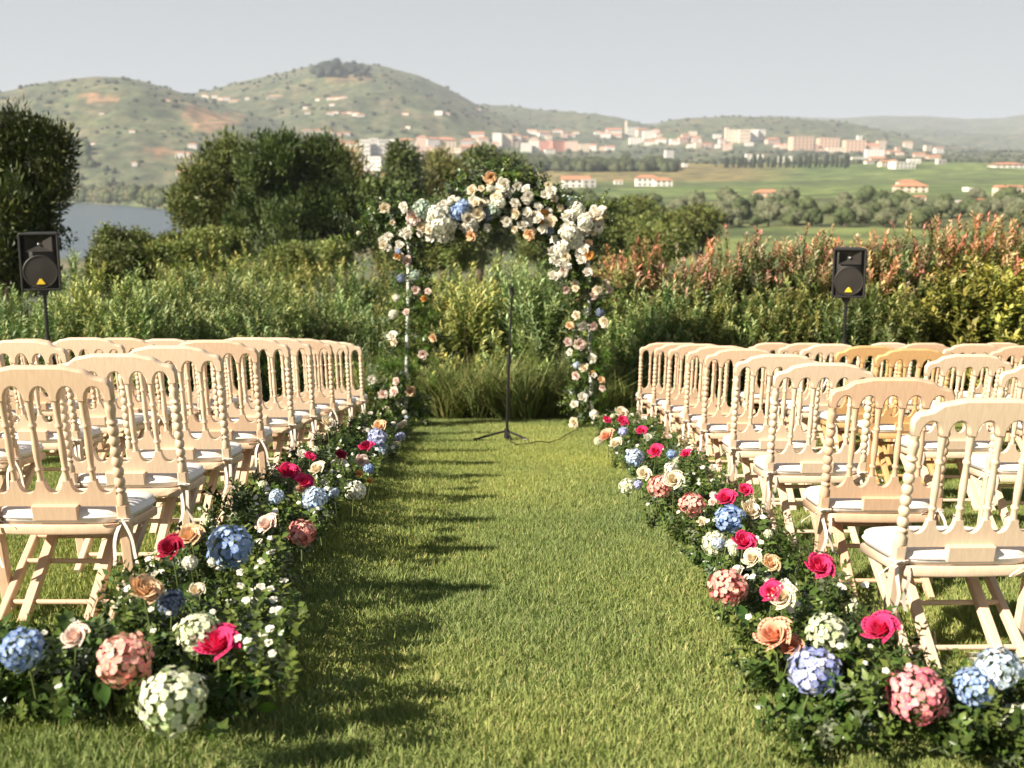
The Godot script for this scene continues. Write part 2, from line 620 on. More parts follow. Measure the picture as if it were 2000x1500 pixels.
func make_lawn() -> void:
	var mb := MB.new()
	var nx := 90
	var nz := 60
	for i in nz + 1:
		for j in nx + 1:
			var x := lerpf(-9.0, 9.0, float(j) / nx)
			var d := lerpf(-4.0, 11.72, float(i) / nz)
			mb.v.append(Vector3(x, lawn_y(x, d) - (0.012 if d < 11.6 else 0.05), -d))
			mb.n.append(Vector3(0, 1, -0.11).normalized())
			mb.c.append(Color(1, 1, 1))
	for i in nz:
		for j in nx:
			var k := i * (nx + 1) + j
			mb.ix.append_array([k, k + nx + 1, k + nx + 2, k, k + nx + 2, k + 1])
	tag(put("lawn", mb.mesh(), M.lawn_soil), "sloping mown lawn of the ceremony aisle", "", "", "structure")
	# the blades: six turf patches, laid over each other
	var patches := []
	for k in 6:
		var g := MB.new()
		for b in 420:
			var u := Vector3(rnd(-0.14, 0.14), 0, rnd(-0.14, 0.14))
			var lush := rnd(0, 1)
			g.col = Color(0.185, 0.23, 0.063).lerp(Color(0.38, 0.395, 0.148), lush * lush)
			if rnd(0, 1) < 0.1: g.col = Color(0.42, 0.36, 0.16)
			g.col = tint(g.col, 0.2)
			var a := rnd(0, TAU)
			var dir := Vector3(rnd(-0.5, 0.5), 1, rnd(-0.5, 0.5)).normalized()
			g.blade(u, dir, Vector3(cos(a), 0, sin(a)), rnd(0.016, 0.036), rnd(0.0022, 0.0042), any_dir() * 0.8)
		patches.append(g.mesh())
	var lists := [[], [], [], [], [], []]
	var tints := [[], [], [], [], [], []]
	var d := 2.35
	var count := 0
	while d < 11.75:
		var step := 0.12
		var half := 0.48 * d + 0.55
		var x := -half
		while x < half:
			var px := x + rnd(-0.06, 0.06)
			var pd := d + rnd(-0.06, 0.06)
			var up := Vector3(0, 1, -0.11).normalized()
			var b := frame(up, rnd(0, TAU), 1.0)
			var tall := rnd(0.65, 1.05) * (1.0 + 0.25 * fine.get_noise_2d(px * 60.0, pd * 60.0))
			b = b * Basis.from_scale(Vector3(1, tall, 1))
			var k := rng.randi() % 6
			var shade := fine.get_noise_2d(px * 26.0 + 50, pd * 26.0)
			var big := noise.get_noise_2d(px * 60.0, pd * 60.0)
			lists[k].append(Transform3D(b, Vector3(px, lawn_y(px, pd) - 0.012, -pd)))
			var t := Color(0.98 + shade * 0.38 + big * 0.26, 1.02 + shade * 0.28 + big * 0.18, 0.95 + shade * 0.2)
			tints[k].append(t)
			count += 1
			x += step
		d += 0.12
	var holder := thing("grass", "short mown grass of the sloping lawn", "grass")
	holder.set_meta("kind", "stuff")
	for k in 6:
		scatter("blades", patches[k], M.grass, lists[k], tints[k], holder)

# ---------------------------------------------------------------- chairs
# The back leans: heights along it are measured on a line tilted by BACK away from the seat.
const BW := 0.43             # between the posts
func back_frame() -> Transform3D:
	var up := Vector3(0, 1, 0.29).normalized()
	return Transform3D(Basis(Vector3.RIGHT, up, Vector3.RIGHT.cross(up)), Vector3(0, 0, -0.115))

func chair_meshes() -> void:
	var bf := back_frame()
	# post: square below, a chain of turned balls above
	var mb := MB.new()
	mb.xf = bf
	mb.beam(Vector3(0, 0.0, 0), Vector3(0, 0.405, 0), 0.036, 0.036, Vector3.RIGHT, 0.12)
	var prof := [Vector2(0.0, 0.4), Vector2(0.016, 0.402), Vector2(0.0185, 0.41), Vector2(0.0185, 0.44), Vector2(0.012, 0.447), Vector2(0.0175, 0.455), Vector2(0.0175, 0.46), Vector2(0.0115, 0.466)]
	for k in 6:
		var y := 0.468 + k * 0.0365
		for s in [[0.0115, 0.0], [0.0165, 0.006], [0.0185, 0.0165], [0.0165, 0.027], [0.0115, 0.034]]:
			prof.append(Vector2(s[0], y + s[1]))
	prof.append_array([Vector2(0.0115, 0.687), Vector2(0.0185, 0.692), Vector2(0.0185, 0.699), Vector2(0.0125, 0.704), Vector2(0.0135, 0.712), Vector2(0.018, 0.738), Vector2(0.0165, 0.752), Vector2(0.0125, 0.758), Vector2(0.0155, 0.765), Vector2(0.0155, 0.785)])
	mb.lathe(prof, 12)
	K.post = mb.mesh()
	# spindle
	mb = MB.new()
	mb.xf = bf
	var sp := [Vector2(0.0125, 0.475), Vector2(0.0105, 0.5), Vector2(0.009, 0.52), Vector2(0.0135, 0.528), Vector2(0.0135, 0.534), Vector2(0.009, 0.54), Vector2(0.0118, 0.575), Vector2(0.0125, 0.6), Vector2(0.0105, 0.64), Vector2(0.009, 0.672), Vector2(0.0135, 0.68), Vector2(0.0135, 0.687), Vector2(0.009, 0.693), Vector2(0.0105, 0.72), Vector2(0.0125, 0.75), Vector2(0.0135, 0.785)]
	mb.lathe(sp, 9)
	K.spindle = mb.mesh()
	# top rail: a crested board arched between the spindles
	var o := PackedVector2Array()
	var h := BW * 0.5 + 0.016
	for i in 33:
		var x := lerpf(-h, h, i / 32.0)
		var u := absf(x) / h
		var y := 0.887 - 0.012 * smoothstep(0.3, 0.62, u) - 0.026 * smoothstep(0.6, 0.8, u) - 0.006 * smoothstep(0.8, 0.93, u) - 0.022 * pow(maxf(0.0, (u - 0.93) / 0.07), 2.0)
		o.append(Vector2(x, y))
	var bay := BW / 5.0
	for k in 5:
		var xc := BW * 0.5 - bay * (k + 0.5)
		if k == 0: o.append(Vector2(h, 0.772))
		for i in 11:
			var a := PI * i / 10.0
			o.append(Vector2(xc + cos(a) * bay * 0.345, 0.768 + sin(a) * 0.05))
	o.append(Vector2(-h, 0.772))
	mb = MB.new()
	mb.xf = bf
	mb.extrude(o, 0.031, 0.007)
	K.top_rail = mb.mesh()
	# bottom rail: scooped between the spindles
	o = PackedVector2Array([Vector2(-BW * 0.5 + 0.012, 0.402), Vector2(BW * 0.5 - 0.012, 0.402)])
	for k in 5:
		var xc := BW * 0.5 - bay * (k + 0.5)
		for i in 11:
			var a := PI * i / 10.0
			var x := xc + cos(a) * bay * 0.36
			o.append(Vector2(clampf(x, -BW * 0.5 + 0.0125, BW * 0.5 - 0.0125), 0.492 - sin(a) * 0.045))
	mb = MB.new()
	mb.xf = bf
	mb.extrude(o, 0.024, 0.005)
	K.bottom_rail = mb.mesh()
	mb = MB.new()
	mb.xf = bf
	mb.beam(Vector3(0, 0.362, 0.02), Vector3(0, 0.41, 0.02), 0.15, 0.03, Vector3.RIGHT, 0.1)
	K.hinge_block = mb.mesh()
	# seat board and its bowed rear edge
	o = PackedVector2Array()
	for i in 13:
		var u := lerpf(-1, 1, i / 12.0)
		o.append(Vector2(u * 0.2, 0.016 - 0.016 * u * u))
	for i in 9:
		var u := lerpf(1, -1, i / 8.0)
		o.append(Vector2(u * 0.215, -0.36 - 0.012 * (1 - u * u)))
	mb = MB.new()
	mb.xf = Transform3D(Basis(Vector3.RIGHT, Vector3.BACK, Vector3.DOWN), Vector3(0, 0.305, 0))
	mb.extrude(o, 0.034, 0.006)
	K.seat_board = mb.mesh()
	# cushion: a puffed square with a rolled edge
	mb = MB.new()
	mb.ball(Vector3(0, 0.347, -0.196), Vector3(0.22, 0.034, 0.206), 12, 36, 0.42)
	K.cushion = mb.mesh()
	mb = MB.new()
	var loop_pts := []
	var loop_r := []
	for i in 41:
		var a := TAU * i / 40.0
		var cx := cos(a)
		var cz := sin(a)
		loop_pts.append(Vector3(signf(cx) * pow(absf(cx), 0.42) * 0.221, 0.346, -0.196 + signf(cz) * pow(absf(cz), 0.42) * 0.207))
		loop_r.append(0.0045)
	mb.tube(loop_pts, loop_r, 6, false)
	K.piping = mb.mesh()
	# legs
	mb = MB.new()
	mb.beam(Vector3(0, 0.292, -0.33), Vector3(0, 0.0, 0.05), 0.024, 0.034, Vector3.RIGHT, 0.12)
	K.rear_leg = mb.mesh()
	mb = MB.new()
	mb.beam(Vector3(0, 0.288, -0.27), Vector3(0, 0.0, 0.035), 0.034, 0.03, Vector3.RIGHT, 0.12)
	K.inner_leg = mb.mesh()
	mb = MB.new()
	mb.tube([Vector3(-0.19, 0, 0), Vector3(0.19, 0, 0)], [0.009, 0.009], 8)
	K.rung = mb.mesh()
	# bow of ribbon tied round a post
	for k in 3:
		mb = MB.new()
		var r := RandomNumberGenerator.new()
		r.seed = 40 + k
		for s in [-1.0, 1.0]:
			var loop := []
			for i in 11:
				var a := TAU * i / 10.0
				loop.append(Vector3(s * (0.032 - 0.032 * cos(a)) * (1.0 + 0.3 * k), 0.012 * sin(a) - (0.03 + 0.02 * k) * (0.5 - 0.5 * cos(a)) * 0.6, 0.022 + 0.006 * sin(a)))
			mb.strip(loop, Vector3(0, 0.25, 1).normalized(), 0.011)
			var tail := []
			var sway := r.randf_range(0.01, 0.05)
			for i in 8:
				var f := i / 7.0
				tail.append(Vector3(s * (0.004 + sway * f + 0.008 * sin(f * 5.0 + k)), -0.15 * f - 0.01 * k, 0.024 + 0.012 * sin(f * 4.0 + s)))
			mb.strip(tail, Vector3(0.95, 0.0, 0.3).normalized(), 0.012)
		mb.tube([Vector3(-0.022, 0, 0.02), Vector3(0.022, 0, 0.02)], [0.007, 0.007], 6)
		mb.tube([Vector3(-0.02, 0, 0.02), Vector3(-0.02, 0.004, -0.02), Vector3(0.02, 0.004, -0.02), Vector3(0.02, 0, 0.02)], [0.004, 0.004, 0.004, 0.004], 5)
		K["bow%d" % k] = mb.mesh()
	# order of service laid on a seat
	mb = MB.new()
	mb.box(Vector3.ZERO, Vector3(0.1, 0.002, 0.15))
	K.leaflet = mb.mesh()

func make_chair(wood: StandardMaterial3D) -> Node3D:
	var t := Node3D.new()
	t.name = "folding_chair"
	var side := func(x: float) -> Transform3D: return Transform3D(Basis(), Vector3(x, 0, 0))
	for s in [-1.0, 1.0]:
		put("post", K.post, wood, t, side.call(s * BW * 0.5))
	for k in 4:
		put("spindle", K.spindle, wood, t, side.call((k - 1.5) * BW / 5.0))
	put("top_rail", K.top_rail, wood, t)
	put("bottom_rail", K.bottom_rail, wood, t)
	put("hinge_block", K.hinge_block, wood, t)
	put("seat_board", K.seat_board, wood, t)
	put("piping", K.piping, M.cushion, put("cushion", K.cushion, M.cushion, t))
	for s in [-1.0, 1.0]:
		put("rear_leg", K.rear_leg, wood, t, side.call(s * (BW * 0.5 - 0.032)))
		put("inner_leg", K.inner_leg, wood, t, side.call(s * 0.108))
	for r in [[0.055, -0.025], [0.165, -0.155], [0.235, -0.245]]:
		put("rung", K.rung, wood, t, Transform3D(Basis(), Vector3(0, r[0], r[1])))
	for s in [-1.0, 1.0]:
		put("ribbon_bow", K["bow%d" % (rng.randi() % 3)], M.ribbon, t, Transform3D(Basis(Vector3.UP, rnd(-0.4, 0.4)), Vector3(s * BW * 0.5, 0.335, -0.018)))
	return t

func make_chairs() -> void:
	chair_meshes()
	var proto := {}
	for w in ["pale_wood", "cream_wood", "tan_wood", "golden_wood"]:
		proto[w] = make_chair(M[w])
	var right := [3.32, 4.14, 5.05, 5.9, 6.8, 7.5, 8.38, 9.22, 10.2]
	var left := [3.56, 4.24, 4.92, 5.62, 6.45, 7.16, 7.98, 8.85, 9.64]
	var looks := {"pale_wood": "pale beige", "cream_wood": "light cream", "tan_wood": "warm tan", "golden_wood": "golden brown"}
	for s in 2:
		var rows: Array = left if s == 0 else right
		for r in 9:
			for c in 6:
				var x: float = (1.43 + 1.01 * c) if s == 1 else -(1.49 + 0.965 * c)
				var d: float = rows[r]
				if absf(x) - 0.3 > 0.456 * (d + 0.15) + 0.1: continue
				d += rnd(-0.03, 0.03) if c > 0 else 0.0
				x += rnd(-0.03, 0.03) if c > 0 else 0.0
				var wood := "pale_wood"
				var pick := rnd(0, 1)
				if pick < 0.3: wood = "cream_wood"
				elif pick < 0.42: wood = "tan_wood"
				if s == 1 and c == 0 and r < 4: wood = ["cream_wood", "tan_wood", "cream_wood", "cream_wood"][r]
				if s == 1 and c == 1 and r in [4, 5]: wood = "golden_wood"
				if s == 1 and c == 1 and r == 3: wood = "cream_wood"
				if s == 0 and c == 0 and r < 3: wood = ["pale_wood", "cream_wood", "cream_wood"][r]
				var o: Node3D = proto[wood].duplicate()
				o.name = numbered("folding_chair")
				add_child(o)
				var tiltb := Basis(Vector3.RIGHT, -atan(0.1116)) * Basis(Vector3.UP, rnd(-0.035, 0.035))
				o.transform = Transform3D(tiltb, Vector3(x, lawn_y(x, d) - 0.004, -d))
				var row: String = "nearest row" if r == 0 else ("farthest row" if r == 8 else ordinal(r + 1) + " row")
				var seat: String = "on the aisle" if c == 0 else ordinal(c + 1) + " from the aisle"
				tag(o, "%s folding chair %s, %s of the %s block" % [looks[wood], seat, row, "left" if s == 0 else "right"], "chair", "wooden folding chairs in rows beside the aisle")
				# leaflets on a few seats
	for w in proto: proto[w].free()

# ---------------------------------------------------------------- flowers
var tones := {
	"blue": [Color(0.11, 0.2, 0.48), Color(0.36, 0.48, 0.72)], "violet": [Color(0.24, 0.28, 0.6), Color(0.6, 0.62, 0.8)], "sky": [Color(0.33, 0.46, 0.68), Color(0.7, 0.75, 0.8)],
	"coral": [Color(0.66, 0.13, 0.15), Color(0.84, 0.52, 0.42)], "pink": [Color(0.68, 0.14, 0.21), Color(0.84, 0.52, 0.5)], "mint": [Color(0.46, 0.58, 0.3), Color(0.8, 0.72, 0.62)],
	"white": [Color(0.76, 0.75, 0.6), Color(0.86, 0.84, 0.76)], "hot": [Color(0.74, 0.025, 0.13), Color(0.78, 0.06, 0.2)], "wine": [Color(0.3, 0.01, 0.035), Color(0.4, 0.015, 0.06)],
	"peach": [Color(0.82, 0.52, 0.28), Color(0.85, 0.62, 0.4)], "cream": [Color(0.8, 0.68, 0.46), Color(0.84, 0.76, 0.6)], "blush": [Color(0.82, 0.6, 0.52), Color(0.84, 0.7, 0.62)],
	"orange": [Color(0.8, 0.36, 0.08), Color(0.82, 0.5, 0.16)], "salmon": [Color(0.82, 0.36, 0.22), Color(0.84, 0.5, 0.34)], "ivory": [Color(0.8, 0.76, 0.64), Color(0.84, 0.82, 0.74)], "slate": [Color(0.1, 0.14, 0.26), Color(0.2, 0.24, 0.36)], "sage": [Color(0.22, 0.3, 0.24), Color(0.38, 0.46, 0.4)]}
var tone_words := {"blue": "blue", "violet": "lavender blue", "sky": "pale blue", "coral": "coral", "pink": "pink", "mint": "pale green", "white": "white", "hot": "hot pink", "wine": "dark red", "peach": "peach", "cream": "cream", "blush": "blush", "orange": "orange", "salmon": "salmon", "ivory": "ivory", "slate": "slate blue", "sage": "sage green"}

func shade_of(tone: String) -> Color:
	var a: Array = tones[tone]
	return tint((a[0] as Color).lerp(a[1], rnd(0, 1)), 0.08)

# one four-petalled floret facing +y, about one unit across
func add_floret(mb: MB, col: Color, petals := 4, heart := Color(0.6, 0.6, 0.3)) -> void:
	var turn := rnd(0, TAU)
	for k in petals:
		var a := turn + TAU * k / petals + rnd(-0.12, 0.12)
		var d := Vector3(cos(a), 0, sin(a))
		var s := Vector3(-sin(a), 0, cos(a))
		var w := 0.62 if petals == 4 else 0.5
		var cup := rnd(0.02, 0.16)
		var l := rnd(0.46, 0.56)
		mb.col = col.lerp(heart, 0.35)
		var c := mb.p(Vector3(0, -0.03, 0), Vector3.UP)
		mb.col = tint(col, 0.13, 0.05)
		var x := mb.p(d * l * 0.55 + s * w * 0.5 + Vector3(0, cup, 0), Vector3.UP - s * 0.3 - d * 0.2)
		var y := mb.p(d * l * 0.55 - s * w * 0.5 + Vector3(0, cup, 0), Vector3.UP + s * 0.3 - d * 0.2)
		var m := mb.p(d * l * 0.6 + Vector3(0, cup * 0.3, 0), Vector3.UP)
		var u := mb.p(d * l * 0.95 + s * w * 0.27 + Vector3(0, cup * 0.7, 0), Vector3.UP + d * 0.2)
		var v := mb.p(d * l * 0.95 - s * w * 0.27 + Vector3(0, cup * 0.7, 0), Vector3.UP + d * 0.2)
		mb.t(c, x, m); mb.t(c, m, y); mb.t(x, u, m); mb.t(m, u, v); mb.t(m, v, y)
	mb.col = heart
	mb.ball(Vector3(0, 0.0, 0), Vector3(0.07, 0.05, 0.07), 3, 5)

func floret_spots(n: int) -> Array:
	var out := []
	var g := PI * (3.0 - sqrt(5.0))
	for i in n:
		var y := 1.0 - 1.55 * (i + 0.5) / n
		var a := g * i + rnd(-0.15, 0.15)
		var r := sqrt(1 - y * y)
		var d := Vector3(cos(a) * r, y, sin(a) * r)
		var lump := rnd(0.84, 1.06)
		var b := frame(d + any_dir() * 0.5, rnd(0, TAU), rnd(0.29, 0.42))
		out.append(Transform3D(b, d * lump * Vector3(1, 0.86, 1)))
	return out

func flower_meshes() -> void:
	for tone in tones:
		for k in 4:
			var mb := MB.new()
			add_floret(mb, shade_of(tone))
			K["floret_%s_%d" % [tone, k]] = mb.mesh()
	for tone in ["blue", "violet", "sky", "coral", "pink", "mint", "white", "slate", "sage"]:
		for k in 2:
			var mb := MB.new()
			for t in floret_spots(104):
				mb.xf = t
				add_floret(mb, shade_of(tone))
			mb.xf = Transform3D()
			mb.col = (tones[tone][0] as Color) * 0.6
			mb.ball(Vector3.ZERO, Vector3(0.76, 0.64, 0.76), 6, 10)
			K["head_%s_%d" % [tone, k]] = mb.mesh()
	var cb := MB.new()
	cb.col = Color(0.16, 0.2, 0.08)
	cb.ball(Vector3.ZERO, Vector3(0.76, 0.64, 0.76), 8, 12)
	K.heart = cb.mesh()
	# rose petals, one mesh each, white: the rose's own material gives the colour
	var rings := [[3, 0.15, 0.86, 1.2, 0.0, 0.0], [3, 0.29, 0.92, 1.1, 0.04, 0.05], [4, 0.45, 0.92, 0.92, 0.08, 0.2], [5, 0.62, 0.86, 0.76, 0.12, 0.4], [5, 0.78, 0.74, 0.78, 0.18, 0.55]]
	var n := 0
	for r in rings:
		var off := rnd(0, TAU)
		for k in r[0]:
			var mb := MB.new()
			add_petal(mb, off + TAU * k / r[0] + rnd(-0.12, 0.12), r[1], r[2] * rnd(0.93, 1.05), r[3], r[4], r[5])
			K["petal_%d" % n] = mb.mesh()
			n += 1
	K.petals = n
	for k in 2:
		var mb := MB.new()
		for r in rings:
			var off := rnd(0, TAU)
			for j in r[0]:
				add_petal(mb, off + TAU * j / r[0] + rnd(-0.15, 0.15), r[1], r[2] * rnd(0.9, 1.05), r[3], r[4] * (1.0 + 0.5 * k), r[5])
		K["rose_%d" % k] = mb.mesh()
	for tone in tones:
		K["rose_mat_" + tone] = leafy((tones[tone][0] as Color).lerp(tones[tone][1], 0.5), Color(0.45, 0.45, 0.45), 0.85)
		K["rose_mat_" + tone].backlight = Color(0.45, 0.45, 0.45)
	# lily: six pointed petals
	for k in 2:
		var mb := MB.new()
		for j in 6:
			var a := TAU * j / 6.0 + rnd(-0.1, 0.1)
			var d := Vector3(cos(a), rnd(0.25, 0.5), sin(a)).normalized()
			mb.col = shade_of("ivory")
			mb.leaf(Vector3.ZERO, d, Vector3(-sin(a), 0, cos(a)), 1.0, rnd(0.6, 0.75), -0.3, rnd(0.1, 0.35))
		for j in 5:
			mb.col = Color(0.6, 0.42, 0.1)
			var d := (Vector3.UP + any_dir() * 0.35).normalized()
			mb.tube([Vector3.ZERO, d * 0.5], [0.02, 0.035], 4)
		K["lily_%d" % k] = mb.mesh()
	# small five-petalled blossom
	for k in 3:
		var mb := MB.new()
		add_floret(mb, shade_of("ivory"), 5, Color(0.7, 0.7, 0.4))
		mb.xf = Transform3D(frame(Vector3(0.4, 1, 0.3), 1.0, 0.6), Vector3(0, 0.12, 0))
		add_floret(mb, shade_of("ivory"), 5, Color(0.7, 0.7, 0.4))
		K["blossom_%d" % k] = mb.mesh()
	# sprays of leaves
	var greens := [[Color(0.032, 0.06, 0.014), Color(0.07, 0.112, 0.026)], [Color(0.06, 0.098, 0.02), Color(0.14, 0.18, 0.045)], [Color(0.09, 0.12, 0.07), Color(0.18, 0.21, 0.13)]]
	for k in 3:
		for j in 2:
			var mb := MB.new()
			var g: Array = greens[k]
			var sway := Vector3(rnd(-0.2, 0.2), 0, rnd(-0.2, 0.2))
			mb.col = g[0]
			mb.tube([Vector3.ZERO, Vector3(0, 0.5, 0) + sway * 0.4, Vector3(0, 1, 0) + sway], [0.012, 0.01, 0.004], 4, false)
			for i in 15:
				var f := 0.12 + 0.88 * i / 14.0
				var a := i * 2.4 + rnd(-0.4, 0.4)
				var o := Vector3(cos(a), rnd(0.2, 0.9), sin(a)).normalized()
				mb.col = tint((g[0] as Color).lerp(g[1], rnd(0, 1)), 0.15)
				mb.leaf(Vector3(0, f, 0) + sway * f * f, o, Vector3(-sin(a), rnd(-0.3, 0.3), cos(a)).normalized(), rnd(0.26, 0.4) * (1.1 - 0.35 * f), rnd(0.13, 0.2) * (0.75 if k == 2 else 1.0), 0.2, rnd(0.0, 0.25))
			K["spray_%d_%d" % [k, j]] = mb.mesh()
	# one broad hydrangea leaf
	var lb := MB.new()
	var prev := []
	for i in 9:
		var f := i / 8.0
		var w := 0.34 * pow(sin(PI * clampf(f * 0.93 + 0.07, 0, 1)), 0.75) * (1.1 - 0.35 * f)
		var row := []
		for s in [-1.0, -0.5, 0.0, 0.5, 1.0]:
			lb.col = Color(0.035, 0.075, 0.016).lerp(Color(0.06, 0.11, 0.03), absf(s) * 0.5 + 0.3 * sin(f * 40.0) * absf(s))
			row.append(lb.p(Vector3(s * w, 0.12 * s * s - 0.28 * f * f + 0.012 * sin(f * 40.0 + absf(s) * 3.0), f), Vector3(-s * 0.35, 1, 0.4 * f)))
		if i > 0:
			for k in 4: lb.q(prev[k], prev[k + 1], row[k + 1], row[k])
		prev = row
	K.broad_leaf = lb.mesh()
	# fine feathery fern
	var fb := MB.new()
	for i in 60:
		var d := (Vector3.UP * 0.6 + any_dir()).normalized()
		fb.col = tint(Color(0.09, 0.16, 0.025), 0.25)
		fb.blade(Vector3(0, rnd(0, 0.9), 0) + any_dir() * 0.06, d, any_dir().cross(d).normalized(), rnd(0.25, 0.5), 0.02, any_dir() * 0.5)
	K.fern = fb.mesh()

func add_petal(mb: MB, phi: float, radius: float, height: float, aw: float, open: float, curl: float) -> void:
	var g := []
	var nu := 6
	var nv := 5
	var wob := rnd(0, TAU)
	var pos := func(s: float, t: float) -> Vector3:
		var a := phi + s * aw
		var r := radius * (0.35 + 0.65 * pow(t, 0.55)) + open * t * t * radius + curl * radius * 0.4 * pow(maxf(0.0, t - 0.7) / 0.3, 2.0)
		r *= 1.0 + 0.2 * s * (0.3 + 0.7 * t)
		r += 0.02 * radius * sin(s * 3.0 + wob) * t * t
		var y := height * (t * (1.0 - 0.3 * s * s * absf(s))) - curl * 0.1 * pow(maxf(0.0, t - 0.7) / 0.3, 2.0)
		return Vector3(cos(a) * r, y - 0.35, sin(a) * r)
	for j in nv + 1:
		var row := []
		for i in nu + 1:
			var s := -1.0 + 2.0 * i / nu
			var t := float(j) / nv
			var p0: Vector3 = pos.call(s, t)
			var du: Vector3 = pos.call(s + 0.05, t) - pos.call(s - 0.05, t)
			var dv: Vector3 = pos.call(s, t + 0.05) - pos.call(s, maxf(t - 0.05, 0.0))
			var nn := du.cross(dv).normalized()
			if nn.dot(Vector3(p0.x, 0.3, p0.z)) < 0: nn = -nn
			mb.col = Color(1, 1, 1).lerp(Color(0.86, 0.8, 0.72), 1.0 - t)
			row.append(mb.p(p0, nn))
		if j > 0:
			for i in nu: mb.q(g[i], g[i + 1], row[i + 1], row[i])
		g = row

# one flower of a kind at a point, size across in metres
func flower(kind: String, tone: String, w: Vector3, size: float, face: Vector3, parent: Node3D, close: bool, stem_to := 0.0) -> Node3D:
	var b := frame(face, rnd(0, TAU), size * 0.5)
	var tf := Transform3D(b, w - parent.position)
	var o: Node3D
	if kind == "hydrangea":
		if close:
			o = Node3D.new()
			o.name = "hydrangea"
			o.transform = tf
			parent.add_child(o, true)
			put("flower_heart", K.heart, M.leaf, o)
			for t in floret_spots(108):
				put("floret", K["floret_%s_%d" % [tone, rng.randi() % 4]], M.petal, o, t)
		else:
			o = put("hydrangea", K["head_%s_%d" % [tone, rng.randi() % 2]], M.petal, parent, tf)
	elif kind == "rose":
		if close:
			o = Node3D.new()
			o.name = "rose"
			o.transform = tf
			parent.add_child(o, true)
			for k in K.petals:
				put("petal", K["petal_%d" % k], K["rose_mat_" + tone], o)
		else:
			o = put("rose", K["rose_%d" % (rng.randi() % 2)], K["rose_mat_" + tone], parent, tf)
	elif kind == "lily":
		o = put("lily", K["lily_%d" % (rng.randi() % 2)], M.petal, parent, tf)
	else:
		o = put("blossom", K["blossom_%d" % (rng.randi() % 3)], M.petal, parent, tf)
	tag(o, "%s %s" % [tone_words[tone], kind])
	if stem_to > 0.0:
		var mb := MB.new()
		var foot := o.transform.affine_inverse() * (Vector3(w.x, w.y - stem_to, w.z) + Vector3(rnd(-0.03, 0.03), 0, rnd(-0.02, 0.02)) - parent.position)
		mb.tube([Vector3(0, -0.2, 0), foot * 0.5 + Vector3(0, -0.2, 0), foot], [0.07, 0.06, 0.06], 5, false)
		put("stem", mb.mesh(), M.stem, o)
	return o

# kind initial, tone, then pixel x, y, width and height above the grass
var left_flowers := "h blue 45 1268 98 .2/r blush 148 1243 56 .24/h coral 245 1290 118 .19/h mint 338 1368 150 .15/h mint 388 1236 92 .24/r hot 426 1258 88 .24/r peach 282 1152 70 .3/r wine 334 1070 56 .33/r peach 372 1046 52 .35/h blue 450 1068 98 .3/h slate 335 1178 60 .25/r blush 522 1024 46 .3/h coral 590 1040 62 .26/h sky 615 975 56 .27/r hot 562 922 44 .33/r hot 595 940 34 .31/r hot 605 892 24 .35/r cream 620 915 32 .33/h white 693 958 46 .24/h sky 652 962 24 .27/r blush 706 900 28 .3/r hot 715 873 32 .3/h violet 737 855 44 .3/r peach 741 832 28 .35/r cream 640 825 28 .42/r orange 701 925 16 .24/h blue 720 915 24 .24/r cream 785 831 24 .34/h violet 782 853 22 .25/h white 668 905 22 .28/h sky 748 876 26 .24/r wine 665 888 22 .33/r peach 588 955 20 .28/h sky 540 970 34 .3/r blush 775 868 16 .2/r orange 722 940 14 .2"
var right_flowers := "h violet 1590 1310 112 .17/h pink 1790 1358 130 .16/h blue 1903 1342 88 .18/h sky 1950 1306 98 .22/r hot 1720 1228 74 .27/h mint 1615 1235 88 .23/r salmon 1512 1240 76 .2/r cream 1530 1165 56 .28/r hot 1508 1155 48 .29/r hot 1601 1107 58 .33/h coral 1422 1146 84 .2/r cream 1470 1090 40 .27/r peach 1506 1100 36 .27/r hot 1453 1058 48 .28/h mint 1395 1061 56 .22/h blue 1425 1014 66 .26/r cream 1465 996 44 .29/r hot 1418 973 42 .32/r hot 1456 957 28 .34/h coral 1350 986 58 .25/h coral 1288 950 54 .24/r cream 1316 937 38 .29/h mint 1225 950 38 .18/r cream 1258 925 28 .26/h violet 1246 946 20 .2/h sky 1240 894 42 .24/r hot 1281 881 30 .29/r hot 1340 886 24 .33/h blue 1312 888 24 .29/r salmon 1185 851 34 .22/r cream 1203 866 28 .2/h violet 1217 843 22 .25/r hot 1185 820 18 .3/r hot 1216 822 24 .31/r hot 1253 841 22 .31/r cream 1213 805 24 .36/h mint 1168 862 20 .15/h white 1310 915 30 .27/h mint 1985 1400 60 .1/r salmon 1545 1262 50 .17"

var beds := {
	-1: [[2.2, 3.2, "corner bouquet with a big pale green hydrangea and open hot pink rose"], [3.2, 4.15, "aisle flowers with white stock sprays and a deep blue hydrangea"], [4.15, 5.2, "aisle flowers with one coral hydrangea and blush rose left of grass"], [5.2, 6.2, "aisle flowers with three hot pink roses over pale blue hydrangeas"], [6.2, 7.5, "aisle flowers with white hydrangea head and small orange rose"], [7.5, 8.8, "aisle flowers with one hot pink rose and lavender hydrangea near arch"], [8.8, 12.0, "small cream flower bunch at the left foot of the arch"]],
	1: [[2.2, 3.45, "corner bouquet with lavender blue and large pink hydrangea among broad leaves"], [3.45, 4.2, "aisle flowers with coral hydrangea and cream rose before hot pink ones"], [4.2, 5.0, "aisle flowers with pale green and blue hydrangea beside white chair legs"], [5.0, 6.2, "aisle flowers with two coral hydrangeas and cream rose right of grass"], [6.2, 7.6, "aisle flowers with pale green hydrangea and small lavender bloom"], [7.6, 9.0, "aisle flowers with hot pink roses above pale blue hydrangea"], [9.0, 12.0, "small bunch of hot pink and salmon roses by the right arch foot"]]}

